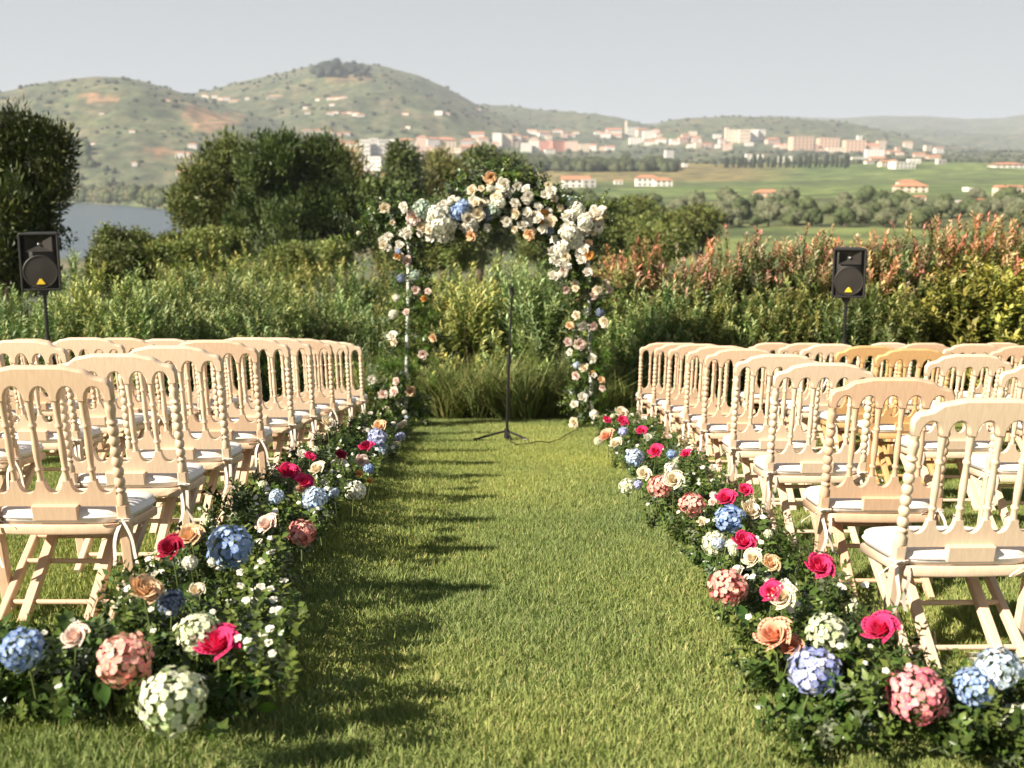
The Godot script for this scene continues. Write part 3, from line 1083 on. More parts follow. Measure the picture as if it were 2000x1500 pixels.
func bed_edge(s: int, d: float) -> Vector2:
	# inner and outer reach from the middle of the aisle
	return Vector2(0.8 + 0.012 * d, 1.12 + 0.014 * d) if s < 0 else Vector2(0.76 + 0.008 * d, 1.06 + 0.01 * d)

func make_beds() -> void:

	var nodes := {-1: [], 1: []}
	for s in [-1, 1]:
		for k in beds[s].size():
			var e: Array = beds[s][k]
			var d: float = clampf((e[0] + e[1]) * 0.5, 2.9, 10.2)
			var x: float = s * (bed_edge(s, d).x + 0.15)
			var o := thing("flower_arrangement", e[2], "flowers", Vector3(x, lawn_y(x, d), -d), Basis(), "flower arrangements along the aisle")
			nodes[s].append(o)
			# moss tray under the blooms
			var d0: float = maxf(e[0], 2.75) + 0.05
			var d1: float = minf(e[1], 10.3) - 0.05
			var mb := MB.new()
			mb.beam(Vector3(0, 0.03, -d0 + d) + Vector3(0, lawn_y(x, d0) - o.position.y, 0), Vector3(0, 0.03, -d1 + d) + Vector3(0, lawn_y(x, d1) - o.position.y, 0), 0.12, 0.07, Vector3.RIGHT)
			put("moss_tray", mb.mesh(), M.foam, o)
			var lists := {}
			var cols := {}
			for q in 3:
				for j in 2:
					lists[[q, j]] = []
					cols[[q, j]] = []
			var spots := []
			var n := int((d1 - d0) * (260 if d < 5 else 190))
			for i in n:
				var dd := rnd(d0 - 0.05, d1 + 0.05)
				var ed := bed_edge(s, dd)
				spots.append(Vector3(rnd(ed.x, ed.y), dd, 0.2))
			if k == 0:
				for i in (760 if s < 0 else 520):
					var rx := rnd(0.72, 1.8)
					var low := clampf((1.2 - rx) / 0.3, 0, 1)
					spots.append(Vector3(rx, rnd(2.5, lerpf(2.86, 3.15, low)) if s > 0 else rnd(2.6, lerpf(3.0, 3.2, low)), lerpf(0.1, 0.19, low)))
			for sp in spots:
				var px: float = s * sp.x
				var pd: float = sp.y
				var ed := bed_edge(s, pd)
				var edge := clampf(minf(sp.x - ed.x, 0.3) / 0.16, 0.0, 1.0)
				var hgt: float = rnd(0.0, 1.0) * sp.z * (0.35 + 0.65 * edge)
				var lean := Vector3(rnd(-1, 1) - s * (1.0 - edge) * 0.9, rnd(0.25, 1.3), rnd(-0.7, 1.0)).normalized()
				var q := 0 if rnd(0, 1) < 0.62 else (1 if rnd(0, 1) < 0.75 else 2)
				var j := rng.randi() % 2
				lists[[q, j]].append(Transform3D(frame(lean, rnd(0, TAU), rnd(0.07, 0.125)), Vector3(px, lawn_y(px, pd) + hgt, -pd) - o.position))
				cols[[q, j]].append(tint(Color(1, 1, 1), 0.25, 0.08))
			for key in lists:
				if lists[key].size():
					scatter("foliage", K["spray_%d_%d" % key], M.shiny_leaf, lists[key], cols[key], o)
	var words := {"h": "hydrangea", "r": "rose", "b": "blossom"}
	for s in [-1, 1]:
		var text := left_flowers if s < 0 else right_flowers
		var extra := []
		if s < 0:
			for i in 30:
				var py := rnd(1075, 1285)
				extra.append("b ivory %f %f %f %f" % [rnd(455, 560) - (py - 1180) * 0.1, py, rnd(30, 44), rnd(0.12, 0.3)])
			for i in 12:
				extra.append("b ivory %f %f %f %f" % [rnd(495, 545), rnd(955, 1060), rnd(20, 30), rnd(0.22, 0.34)])
			for i in 16:
				var f := rnd(0, 1)
				extra.append("b ivory %f %f %f %f" % [lerpf(600, 765, f) + rnd(-25, 25), lerpf(985, 850, f) + rnd(-30, 25), rnd(13, 20), rnd(0.15, 0.33)])
			for e in [[295, 1190], [300, 1232], [330, 1198], [428, 1110], [415, 1195], [212, 1262], [86, 1236]]:
				extra.append("b ivory %f %f 26 .24" % e)
		else:
			for e in [[1478, 1052, 30], [1470, 1126, 26], [1420, 1118, 24], [1545, 1190, 34], [1558, 1180, 26], [1462, 1205, 26], [1640, 1262, 30], [1730, 1310, 28], [1775, 1300, 24], [1690, 1295, 22], [1535, 1135, 24], [1490, 1010, 26], [1365, 945, 18], [1330, 955, 16], [1245, 870, 14], [1262, 862, 12], [1310, 945, 14], [1225, 880, 14], [1700, 1262, 22], [1325, 1000, 16], [1265, 985, 16], [1205, 885, 12], [1375, 915, 16], [1355, 925, 14]]:
				extra.append("b ivory %f %f %f .24" % e)
		for i in 70:
			var d := 3.1 * pow(10.0 / 3.1, rnd(0, 1))
			var ed := bed_edge(s, d)
			var x: float = s * rnd(ed.x - 0.02, ed.y + 0.04)
			var h := rnd(0.13, 0.27)
			var sp := seen(Vector3(x, lawn_y(x, d) + h, -d))
			var kind: String = ["b ivory", "b ivory", "b ivory", "r cream", "r ivory", "h sky", "h white", "r blush", "h mint", "b ivory"][rng.randi() % 10]
			extra.append("%s %f %f %f %f" % [kind, sp.x, sp.y, rnd(0.034, 0.055) * FPX / d, h])
		var under := [[], [], [], [], [], [], []]
		for line in text.split("/") + PackedStringArray(extra):
			var a := line.split(" ")
			var px := a[2].to_float()
			var py := a[3].to_float()
			var h := a[5].to_float()
			var w := on_ground(px, py, h, 2.3, 11.5)
			var d := -w.z
			var wide := a[4].to_float() * (d * 1.004 + 0.1) / FPX
			var k := 0
			while k < 6 and d > beds[s][k][1]: k += 1
			var to_eye := (cam.position - w).normalized()
			var face := (to_eye * (0.7 if a[0] == "h" else 0.5) + Vector3(rnd(-0.5, 0.5) - 0.1, rnd(0.5, 1.0), rnd(-0.2, 0.3))).normalized()
			var wide_px := a[4].to_float()
			flower(words[a[0]], a[1], w + to_eye * (0.05 if a[0] == "h" else 0.02), wide * (0.86 if a[0] == "h" else (0.88 if a[0] == "r" else 1.02)), face, nodes[s][k], wide_px >= (88 if a[0] == "h" else 46), h * 0.7 if a[0] != "b" else 0.0)
			if a[0] == "b":
				for j in 3:
					under[k].append(Transform3D(frame(Vector3(rnd(-0.6, 0.6), 1, rnd(-0.2, 0.6)), rnd(0, TAU), rnd(0.08, 0.13)), w - nodes[s][k].position - Vector3(rnd(-0.02, 0.02), rnd(0.09, 0.13), rnd(0.0, 0.03))))
		for k in 7:
			if under[k].is_empty(): continue
			var shades := []
			for t in under[k]: shades.append(tint(Color(1, 1, 1), 0.25, 0.1))
			scatter("foliage", K["spray_1_%d" % (k % 2)], M.shiny_leaf, under[k], shades, nodes[s][k])
	# broad leaves among the nearest blooms
	var broad := [[1, 1650, 1283, 70, .21, 0.9], [1, 1692, 1345, 78, .17, -1.7], [1, 1730, 1318, 50, .18, 2.6], [1, 1502, 1300, 66, .15, -2.2], [1, 1660, 1350, 56, .15, -0.8], [1, 1385, 1015, 40, .2, -2.5], [1, 1465, 1040, 36, .22, 0.6], [1, 1440, 1185, 44, .18, 0.4],
		[-1, 480, 1295, 64, .18, 0.6], [-1, 395, 1310, 56, .16, -2.0], [-1, 180, 1350, 60, .12, 2.8], [-1, 195, 1335, 52, .14, 0.5], [-1, 20, 1330, 60, .12, 2.5], [-1, 450, 1320, 54, .16, -0.4], [-1, 120, 1330, 50, .13, -2.4], [1, 1860, 1420, 60, .1, 0.5], [1, 1700, 1400, 50, .12, -2.4]]
	for e in broad:
		var w := on_ground(e[1], e[2], e[4], 2.3, 11.5)
		var k := 0
		while k < 6 and -w.z > beds[e[0]][k][1]: k += 1
		var o: Node3D = nodes[e[0]][k]
		var size: float = e[3] * (-w.z + 0.1) / FPX
		var b := Basis(Vector3.UP, e[5]) * Basis(Vector3.RIGHT, 0.55) * Basis.from_scale(Vector3.ONE * size)
		put("leaf", K.broad_leaf, M.shiny_leaf, o, Transform3D(b, w - o.position))
	# petals and leaves fallen on the grass
	var pb := MB.new()
	add_petal(pb, 0.0, 0.8, 0.9, 0.6, 0.5, 0.1)
	var petal_mesh := pb.mesh()
	var spots := [[1620, 1171, "by the chair leg of the second right row"], [1646, 1181, "below the hot pink rose"], [1662, 1187, "furthest along the right chair feet"], [1836, 1259, "beside the nearest right chair leg"], [1893, 1270, "above the pale blue hydrangea"], [1574, 1180, "behind the cream rose"], [1490, 1005, "by the cream rose near the chairs"]]
	for e in spots:
		var w := on_ground(e[0], e[1], 0.035, 2.3, 11.5)
		var o := put("fallen_petal", petal_mesh, K.rose_mat_ivory, null, Transform3D(frame(Vector3(0.8, 0.5, rnd(-1, 1)), rnd(0, 6), 0.045), w))
		tag(o, "white rose petal fallen on the grass " + e[2], "petal", "petals fallen on the grass")
	var w2 := on_ground(505, 1385, 0.03, 2.3, 11.5)
	tag(put("fallen_leaf", K.broad_leaf, leafy(Color(3.5, 3.0, 0.8), Color(0.4, 0.4, 0.1)), null, Transform3D(frame(Vector3(-0.3, 1, 0.5), 1.0, 0.05), w2)), "single yellowish leaf lying in the shade of the left bouquet", "leaf")

# ---------------------------------------------------------------- arch, stands, loudspeakers
var arch_flowers := "r peach 958 347 24/r ivory 984 360 24/r ivory 972 372 20/r cream 970 386 22/r ivory 948 396 18/h sage 966 410 30/r cream 934 418 22/r ivory 916 428 30/r cream 924 434 20/h white 858 436 52/h white 866 456 40/h white 850 418 34/h blue 896 414 34/h blue 906 402 24/h sage 828 410 40/h sage 838 416 30/r blush 808 424 26/r cream 826 444 24/r ivory 796 455 20/r peach 920 460 18/r ivory 952 445 15/r ivory 1005 396 15/r ivory 1029 394 13/r cream 1007 417 18/r cream 1005 448 12/r ivory 1030 432 20/r orange 1060 422 26/r ivory 1052 428 20/r cream 1076 432 22/r peach 1034 458 20/r cream 1040 452 14/r cream 1082 388 15/r cream 1094 406 15/h sage 1112 392 20/h white 1126 412 34/h white 1144 432 32/l ivory 1110 438 40/l ivory 1132 450 34/l ivory 1102 426 28/r orange 1158 422 13/r ivory 1160 408 14/l ivory 1082 468 34/l ivory 1104 472 34/l ivory 1130 488 34/l ivory 1098 496 32/h white 1120 474 28/l ivory 1088 514 28/l ivory 1108 516 28/r orange 1151 499 17/r peach 1149 475 14/r blush 1102 529 15/r ivory 1148 532 17/r cream 1122 556 17/r blush 1106 566 14/r blush 1160 576 17/r cream 1170 566 14/r blush 1191 566 12/r cream 1126 616 16/r peach 1113 636 15/r blush 1159 637 15/r blush 1109 668 15/r blush 1132 672 20/r ivory 1113 688 12/r cream 1140 718 18/r blush 1125 734 14/h sky 1126 714 14/r orange 1157 730 12/r peach 1174 742 14/r blush 1177 758 12/r ivory 1138 776 18/r ivory 1122 790 14/r orange 776 500 12/h blue 778 492 12/r blush 795 509 17/h sage 810 538 22/h slate 784 544 18/r blush 812 567 15/r blush 836 569 11/r orange 828 584 12/r blush 794 609 13/h white 774 582 14/h white 768 614 18/r ivory 766 656 18/r cream 770 668 14/r peach 846 660 14/r blush 826 692 16/r ivory 726 742 16/r blush 774 745 14/r blush 770 765 17/r blush 748 770 16/r peach 802 764 18/r cream 754 802 14/h slate 952 420 26/h slate 1072 450 20/h blue 850 462 16/h white 700 455 8/r ivory 821 456 12/h slate 1172 610 18/r cream 985 430 14/h white 880 440 30/r ivory 842 462 20/r ivory 880 458 18/h white 1110 452 36/h white 1096 488 32/h white 1128 470 30/r ivory 905 446 18/r ivory 1018 440 16/r ivory 1060 448 16/h white 975 395 24/r ivory 990 376 20/r ivory 1142 452 22/r ivory 1070 414 16/r ivory 862 410 22"

func make_arch() -> void:
	var a := on_ground(788, 838, 0.0, 8, 11.55)
	var b := on_ground(1154, 830, 0.0, 8, 11.55)
	var d := -(a.z + b.z) * 0.5
	a = Vector3(a.x, lawn_y(a.x, d), -d)
	b = Vector3(b.x, lawn_y(b.x, d), -d)
	var o := thing("flower_arch", "white metal wedding arch wound with leaves and pale roses at aisle end", "arch", (a + b) * 0.5)
	var p := o.position
	var ta := at(800, 438, d) - p
	var tb := at(1146, 436, d) - p
	var mb := MB.new()
	mb.tube([a - p, ta], [0.019, 0.019], 10)
	put("post", mb.mesh(), M.white_metal, o)
	mb = MB.new()
	mb.tube([b - p, tb], [0.019, 0.019], 10)
	put("post", mb.mesh(), M.white_metal, o)
	mb = MB.new()
	var top := at(972, 412, d) - p
	mb.tube([ta, ta.lerp(top, 0.5) + Vector3(0, 0.05, 0), top + Vector3(0, 0.03, 0), tb.lerp(top, 0.5) + Vector3(0, 0.05, 0), tb], [0.019, 0.019, 0.019, 0.019, 0.019], 10)
	put("crossbar", mb.mesh(), M.white_metal, o)
	# garland: [x, y, radius, sprays]
	var blobs := [[735, 425, 22, 14], [775, 428, 28, 36], [815, 426, 30, 55], [858, 436, 34, 60], [905, 424, 36, 75], [940, 400, 38, 80], [970, 385, 42, 90], [1005, 405, 40, 80], [1045, 420, 36, 80], [1085, 412, 36, 75], [1125, 428, 34, 70], [1150, 425, 22, 30], [1110, 478, 34, 70], [1140, 490, 24, 40], [1105, 520, 26, 34],
		[1130, 560, 30, 46], [1150, 590, 28, 44], [1140, 640, 24, 36], [1135, 690, 24, 36], [1150, 735, 24, 36], [1140, 790, 26, 50], [1145, 830, 24, 50], [1165, 560, 20, 20], [1165, 620, 18, 22], [795, 480, 24, 26], [765, 465, 22, 16], [800, 530, 28, 50], [820, 580, 22, 36], [790, 610, 24, 26], [775, 660, 22, 26], [830, 660, 22, 18], [790, 720, 26, 22], [765, 765, 28, 40], [795, 775, 22, 30], [770, 815, 28, 46], [810, 820, 22, 30], [725, 750, 20, 14], [720, 430, 16, 10], [960, 348, 26, 26], [1010, 355, 30, 30], [920, 370, 28, 28], [1050, 380, 28, 30], [880, 404, 24, 20], [1180, 420, 16, 10]]
	var lists := {}
	var cols := {}
	for q in 3:
		for j in 2:
			lists[[q, j]] = []
			cols[[q, j]] = []
	var ferns := []
	var fern_cols := []
	for e in blobs:
		var c := at(e[0], e[1], d) - p
		var r: float = e[2] * d / FPX
		for i in int(e[3] * (1.9 if e[1] < 530 else 1.0)):
			var dir := any_dir()
			var w := c + dir * r * pow(rnd(0, 1), 0.5) * Vector3(1, 1, 0.75) - Vector3(0, 0, 0.06 if e[1] < 530 else 0.035)
			var q := 0 if rnd(0, 1) < 0.5 else (1 if rnd(0, 1) < 0.5 else 2)
			var j := rng.randi() % 2
			lists[[q, j]].append(Transform3D(frame(dir + Vector3(0, -0.1, 0.3), rnd(0, TAU), rnd(0.09, 0.17)), w))
			cols[[q, j]].append(tint(Color(1, 1, 1), 0.25, 0.1))
	for e in [[820, 640, 26], [822, 700, 22], [815, 610, 20], [1165, 660, 24], [1160, 700, 22], [1168, 725, 18], [780, 700, 24], [760, 710, 22], [1155, 560, 20], [805, 560, 20]]:
		for i in 14:
			var w := at(e[0] + rnd(-1, 1) * e[2], e[1] + rnd(-1, 1) * e[2], d + rnd(-0.1, 0.1)) - p
			ferns.append(Transform3D(frame(any_dir() + Vector3(0, -0.4, 0), rnd(0, TAU), rnd(0.12, 0.2)), w))
			fern_cols.append(tint(Color(1, 1, 1), 0.2, 0.1))
	for key in lists:
		scatter("foliage", K["spray_%d_%d" % key], M.shiny_leaf, lists[key], cols[key], o)
	scatter("foliage", K.fern, M.leaf, ferns, fern_cols, o)
	# loose twigs that reach out of the garland
	for e in [[985, 345, 0.3], [1035, 350, 0.5], [1060, 370, 0.7], [905, 362, -0.6], [880, 385, -0.7], [930, 350, -0.2], [720, 430, -1.3], [705, 450, -1.5], [1175, 400, 1.0], [1180, 560, 1.3], [1010, 340, 0.1], [700, 420, -1.2]]:
		var w := at(e[0], e[1] + 18, d + rnd(-0.15, 0.1)) - p
		var up := Vector3(sin(e[2]), cos(e[2]), rnd(-0.2, 0.3))
		put("twig", K["spray_%d_%d" % [rng.randi() % 3, rng.randi() % 2]], M.shiny_leaf, o, Transform3D(frame(up, rnd(0, TAU), rnd(0.2, 0.3)), w))
	var words := {"h": "hydrangea", "r": "rose", "l": "lily"}
	var small := PackedStringArray()
	for e in blobs:
		var many: int = 5 if e[1] < 530 and e[1] > 375 and e[0] > 740 else (1 if e[1] >= 530 and e[0] > 1000 else 0)
		for i in many:
			small.append("%s %f %f %f" % [["r ivory", "r cream", "r ivory", "h white", "r cream", "r ivory"][rng.randi() % 6], e[0] + rnd(-1, 1) * e[2], e[1] + rnd(-0.9, 0.9) * e[2], rnd(10, 19)])
	for line in arch_flowers.split("/") + small:
		var f := line.split(" ")
		var px := f[2].to_float()
		var py := f[3].to_float()
		var w := at(px, py, d - rnd(0.14, 0.28))
		var size := f[4].to_float() * d * 1.03 / FPX
		flower(words[f[0]], f[1], w, size * (0.66 if f[0] == "l" else 0.95), Vector3(rnd(-0.8, 0.6), rnd(-0.2, 0.9), 0.9), o, false)

func make_stands() -> void:
	var cable := MB.new()
	var cp := []
	var cr := []
	for e in [[996, 862], [1010, 868], [1032, 866], [1050, 862], [1072, 864], [1092, 858], [1112, 846], [1130, 838]]:
		cp.append(on_ground(e[0], e[1], 0.022, 8, 11.6))
		cr.append(0.004)
	cable.tube(cp, cr, 6)
	tag(put("cable", cable.mesh(), M.black_metal), "black cable lying on the grass from the microphone stand to the right", "cable")
	# microphone stand
	var b := on_ground(990, 860, 0.0, 8, 11.55)
	var o := thing("microphone_stand", "thin black microphone stand without microphone before the flower arch", "stand", b)
	var d := -b.z
	var mid := at(994, 700, d) - b
	var top := at(1000, 566, d) - b
	var mb := MB.new()
	mb.tube([Vector3(0, 0.05, 0), mid], [0.0125, 0.0125], 10)
	put("pole", mb.mesh(), M.black_metal, o)
	mb = MB.new()
	mb.tube([mid, top], [0.009, 0.009], 10)
	put("upper_pole", mb.mesh(), M.black_metal, o)
	mb = MB.new()
	mb.tube([mid - Vector3(0, 0.05, 0), mid + Vector3(0, 0.03, 0)], [0.019, 0.016], 10)
	put("clutch", mb.mesh(), M.black_plastic, o)
	mb = MB.new()
	mb.tube([top - Vector3(0, 0.06, 0), top - Vector3(0, 0.03, 0), top, top + Vector3(-0.004, 0.03, 0.02)], [0.012, 0.02, 0.022, 0.014], 10)
	put("microphone_clip", mb.mesh(), M.black_plastic, o)
	mb = MB.new()
	mb.tube([Vector3(0, 0.02, 0), Vector3(0, 0.1, 0)], [0.026, 0.022], 12)
	put("hub", mb.mesh(), M.black_plastic, o)
	for e in [[-0.27, 0.05], [0.17, 0.07], [0.04, 0.13], [0.02, -0.2]]:
		mb = MB.new()
		var foot := Vector3(e[0], lawn_y(b.x + e[0], d - e[1]) - b.y + 0.012, e[1])
		mb.tube([Vector3(0, 0.085, 0), foot * 0.7 + Vector3(0, 0.03, 0), foot], [0.01, 0.01, 0.009], 8)
		mb.tube([foot - foot.normalized() * 0.035, foot + foot.normalized() * 0.012], [0.014, 0.014], 8)
		put("leg", mb.mesh(), M.black_metal, o)
	speaker(82, 455, 568, 76, 645, 11.3, 0.25, "black loudspeaker against the dark tree, left of the arch", "tripod stand under the loudspeaker beside the dark tree")
	speaker(1656, 485, 582, 1660, 668, 11.35, -0.2, "black loudspeaker in front of the red-tipped hedge", "tripod stand under the loudspeaker by the red-tipped hedge")

func speaker(px: float, y0: float, y1: float, fx: float, fy: float, d: float, turn: float, label: String, stand_label: String) -> void:
	var top := at(px, y0, d)
	var bot := at(px, y1, d)
	var h := top.y - bot.y
	var w := h * 0.66
	var o := thing("loudspeaker", label, "loudspeaker", bot, Basis(Vector3.UP, turn), "loudspeakers on stands")
	var out := PackedVector2Array([Vector2(-w * 0.5, 0.0), Vector2(w * 0.5, 0.0), Vector2(w * 0.36, -w * 0.85), Vector2(-w * 0.36, -w * 0.85)])
	var mb := MB.new()
	mb.xf = Transform3D(Basis(Vector3.RIGHT, Vector3(0, 0, 1), Vector3(0, -1, 0)), Vector3(0, h * 0.5, 0))
	mb.extrude(out, h, 0.012)
	put("cabinet", mb.mesh(), M.black_plastic, o)
	# front baffle with rim
	mb = MB.new()
	for s in [-1.0, 1.0]:
		mb.beam(Vector3(s * (w * 0.5 - 0.012), 0.01, 0.008), Vector3(s * (w * 0.5 - 0.012), h - 0.01, 0.008), 0.022, 0.03, Vector3.RIGHT, 0.3)
	mb.beam(Vector3(-w * 0.5 + 0.02, h - 0.012, 0.008), Vector3(w * 0.5 - 0.02, h - 0.012, 0.008), 0.022, 0.03, Vector3.UP, 0.3)
	mb.beam(Vector3(-w * 0.5 + 0.02, 0.012, 0.008), Vector3(w * 0.5 - 0.02, 0.012, 0.008), 0.022, 0.03, Vector3.UP, 0.3)
	put("rim", mb.mesh(), M.black_plastic, o)
	var r := w * 0.44
	var c := Vector3(0, r + 0.022, 0.0)
	mb = MB.new()
	mb.xf = Transform3D(Basis(Vector3.RIGHT, Vector3(0, 0, 1), Vector3(0, -1, 0)), c)
	mb.lathe([Vector2(0.0, 0.022), Vector2(r * 0.5, 0.02), Vector2(r * 0.9, 0.014), Vector2(r * 0.93, 0.02), Vector2(r, 0.02), Vector2(r * 1.02, 0.0)], 32)
	put("woofer_grille", mb.mesh(), M.grille, o)
	# horn
	mb = MB.new()
	var hy := h * 0.81
	var hw := w * 0.33
	var hh := h * 0.13
	for k in 4:
		var a := [Vector3(-hw, -hh, 0.012), Vector3(hw, -hh, 0.012), Vector3(hw, hh, 0.012), Vector3(-hw, hh, 0.012)]
		var i := [Vector3(-hw * 0.28, -hh * 0.35, -0.05), Vector3(hw * 0.28, -hh * 0.35, -0.05), Vector3(hw * 0.28, hh * 0.35, -0.05), Vector3(-hw * 0.28, hh * 0.35, -0.05)]
		var n: Vector3 = -(a[k] + a[(k + 1) % 4]) * 0.5
		n.z = 0.08
		mb.quad(Vector3(0, hy, 0.006) + a[k], Vector3(0, hy, 0.006) + a[(k + 1) % 4], Vector3(0, hy, 0.056) + i[(k + 1) % 4], Vector3(0, hy, 0.056) + i[k], n.normalized())
	put("horn", mb.mesh(), M.grille, o)
	mb = MB.new()
	mb.ball(Vector3(0, hy, 0.012), Vector3(0.012, 0.012, 0.008), 6, 10)
	put("tweeter", mb.mesh(), M.steel, o)
	mb = MB.new()
	var e := r * 0.26
	mb.xf = Transform3D(Basis(), c + Vector3(0, -r * 0.6, 0.022))
	mb.extrude(PackedVector2Array([Vector2(-e, -e * 0.5), Vector2(e, -e * 0.5), Vector2(e * 0.2, e * 0.75), Vector2(-e * 0.2, e * 0.75)]), 0.008, 0.002)
	put("badge", mb.mesh(), M.yellow, o)
	# tripod
	var foot_y := ground_y(bot.x, d)
	var base := Vector3(bot.x, foot_y, -d - 0.06)
	var s := thing("speaker_stand", stand_label, "stand", base, Basis(), "tripod stands of the loudspeakers")
	var tall := bot.y - foot_y
	mb = MB.new()
	mb.tube([Vector3(0, 0.12, 0), Vector3(0, tall - 0.02, 0)], [0.0175, 0.0175], 10)
	put("pole", mb.mesh(), M.black_metal, s)
	mb = MB.new()
	mb.tube([Vector3(0, tall - 0.05, 0), Vector3(0, tall - 0.002, 0)], [0.03, 0.05], 12)
	put("top_cup", mb.mesh(), M.black_metal, s)
	mb = MB.new()
	mb.tube([Vector3(0, tall * 0.6, 0), Vector3(0, tall * 0.66, 0)], [0.028, 0.028], 10)
	put("collar", mb.mesh(), M.black_plastic, s)
	for k in 3:
		var a := TAU * k / 3.0 + 0.5
		var f := Vector3(cos(a) * 0.5, 0.015, sin(a) * 0.5)
		mb = MB.new()
		mb.tube([Vector3(0, tall * 0.62, 0), f], [0.014, 0.014], 8)
		put("leg", mb.mesh(), M.black_metal if k != 1 else M.steel, s)
		mb = MB.new()
		mb.tube([Vector3(0, tall * 0.2, 0), f * 0.6 + Vector3(0, tall * 0.25, 0)], [0.01, 0.01], 6)
		put("brace", mb.mesh(), M.steel, s)

# ---------------------------------------------------------------- plants
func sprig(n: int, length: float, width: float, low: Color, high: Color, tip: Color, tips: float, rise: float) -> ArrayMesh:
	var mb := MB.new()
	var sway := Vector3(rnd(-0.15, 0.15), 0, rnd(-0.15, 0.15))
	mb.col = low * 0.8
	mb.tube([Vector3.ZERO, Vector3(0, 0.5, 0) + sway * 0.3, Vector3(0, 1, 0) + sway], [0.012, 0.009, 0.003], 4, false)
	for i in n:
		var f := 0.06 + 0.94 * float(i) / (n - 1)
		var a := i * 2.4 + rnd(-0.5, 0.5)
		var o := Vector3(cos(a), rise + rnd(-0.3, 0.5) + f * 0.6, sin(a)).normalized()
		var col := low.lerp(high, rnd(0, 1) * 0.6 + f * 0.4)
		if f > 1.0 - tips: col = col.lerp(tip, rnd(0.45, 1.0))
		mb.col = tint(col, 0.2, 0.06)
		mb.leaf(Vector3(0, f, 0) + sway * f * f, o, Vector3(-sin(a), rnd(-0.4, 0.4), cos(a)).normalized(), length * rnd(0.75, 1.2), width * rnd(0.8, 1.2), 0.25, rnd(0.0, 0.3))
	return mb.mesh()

func leafball(n: int, length: float, width: float, up := 0.0) -> ArrayMesh:
	var mb := MB.new()
	for i in n:
		var d := any_dir()
		var p := d * pow(rnd(0.05, 1), 0.45)
		var dir := (d + any_dir() * 0.9 + Vector3(0, up, 0)).normalized()
		var s := dir.cross(any_dir()).normalized()
		mb.col = tint(Color(1, 1, 1), 0.28, 0.1)
		mb.leaf(p, dir, s, length * rnd(0.7, 1.3), width * rnd(0.7, 1.3), 0.2, rnd(0, 0.3))
	return mb.mesh()

func far_crown(seed_: int, lumps := [Transform3D()]) -> ArrayMesh:
	var mb := MB.new()
	for l in lumps:
		mb.xf = l
		add_crown(mb, seed_)
	return mb.mesh()

func add_crown(mb: MB, seed_: int) -> void:
	var f := FastNoiseLite.new()
	f.seed = seed_
	f.frequency = 0.9
	f.fractal_octaves = 3
	mb.col = Color(0.75, 0.75, 0.75)
	var prev := []
	for i in 9:
		var th := PI * i / 8.0
		var ring := []
		for k in 13:
			var ph := TAU * (k % 12) / 12.0
			var d := Vector3(sin(th) * cos(ph), cos(th), sin(th) * sin(ph))
			ring.append(mb.p(d * (0.78 + 0.4 * f.get_noise_3dv(d * 1.6)), d))
		if i > 0:
			for k in 12: mb.q(prev[k], prev[k + 1], ring[k + 1], ring[k])
		prev = ring
	for i in 150:
		var d := any_dir()
		var r := 0.78 + 0.4 * f.get_noise_3dv(d * 1.6)
		var dir := (d + any_dir() * 1.1).normalized()
		mb.col = tint(Color(1, 1, 1), 0.3, 0.1)
		mb.leaf(d * r * rnd(0.85, 1.1), dir, dir.cross(any_dir()).normalized(), rnd(0.16, 0.34), rnd(0.1, 0.2), 0.2, 0.1)

func plant_meshes() -> void:
	for k in 4:
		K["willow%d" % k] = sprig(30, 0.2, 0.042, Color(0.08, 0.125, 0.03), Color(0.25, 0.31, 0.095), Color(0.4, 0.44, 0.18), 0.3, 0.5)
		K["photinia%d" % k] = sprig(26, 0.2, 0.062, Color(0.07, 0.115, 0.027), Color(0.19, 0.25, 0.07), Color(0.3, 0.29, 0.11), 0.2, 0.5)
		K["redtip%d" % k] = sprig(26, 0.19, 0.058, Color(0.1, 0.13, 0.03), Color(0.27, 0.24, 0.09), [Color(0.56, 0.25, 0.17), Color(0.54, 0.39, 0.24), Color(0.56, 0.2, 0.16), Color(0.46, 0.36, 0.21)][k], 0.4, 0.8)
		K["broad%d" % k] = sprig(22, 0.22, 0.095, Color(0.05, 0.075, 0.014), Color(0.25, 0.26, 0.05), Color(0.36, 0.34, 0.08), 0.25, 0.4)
		K["ball%d" % k] = leafball(60, 0.4, 0.19)
		K["plume%d" % k] = leafball(64, 0.42, 0.16, 0.9)
		K["crown%d" % k] = far_crown(100 + k)
		var lumps := [Transform3D(Basis.from_scale(Vector3(1, 0.8, 1)), Vector3(0, 1.05, 0))]
		for j in 4:
			var a := j * 1.7 + k
			lumps.append(Transform3D(Basis.from_scale(Vector3.ONE * rnd(0.45, 0.7)), Vector3(cos(a) * rnd(0.5, 0.75), rnd(0.65, 1.25), sin(a) * rnd(0.5, 0.75))))
		K["olive%d" % k] = far_crown(200 + k, lumps)
		var mb := MB.new()
		for i in 70:
			var a := rnd(0, TAU)
			var out := Vector3(cos(a), 0, sin(a))
			mb.col = tint(Color(0.09, 0.125, 0.03).lerp(Color(0.25, 0.28, 0.1), rnd(0, 1)), 0.2)
			if rnd(0, 1) < 0.12: mb.col = Color(0.28, 0.23, 0.1)
			mb.blade(out * rnd(0, 0.12), (Vector3.UP + out * rnd(0.05, 0.5)).normalized(), Vector3(-sin(a), 0, cos(a)), rnd(0.5, 1.1), rnd(0.012, 0.022), out * rnd(0.2, 0.9) - Vector3(0, rnd(0, 0.5), 0))
		K["sedge%d" % k] = mb.mesh()

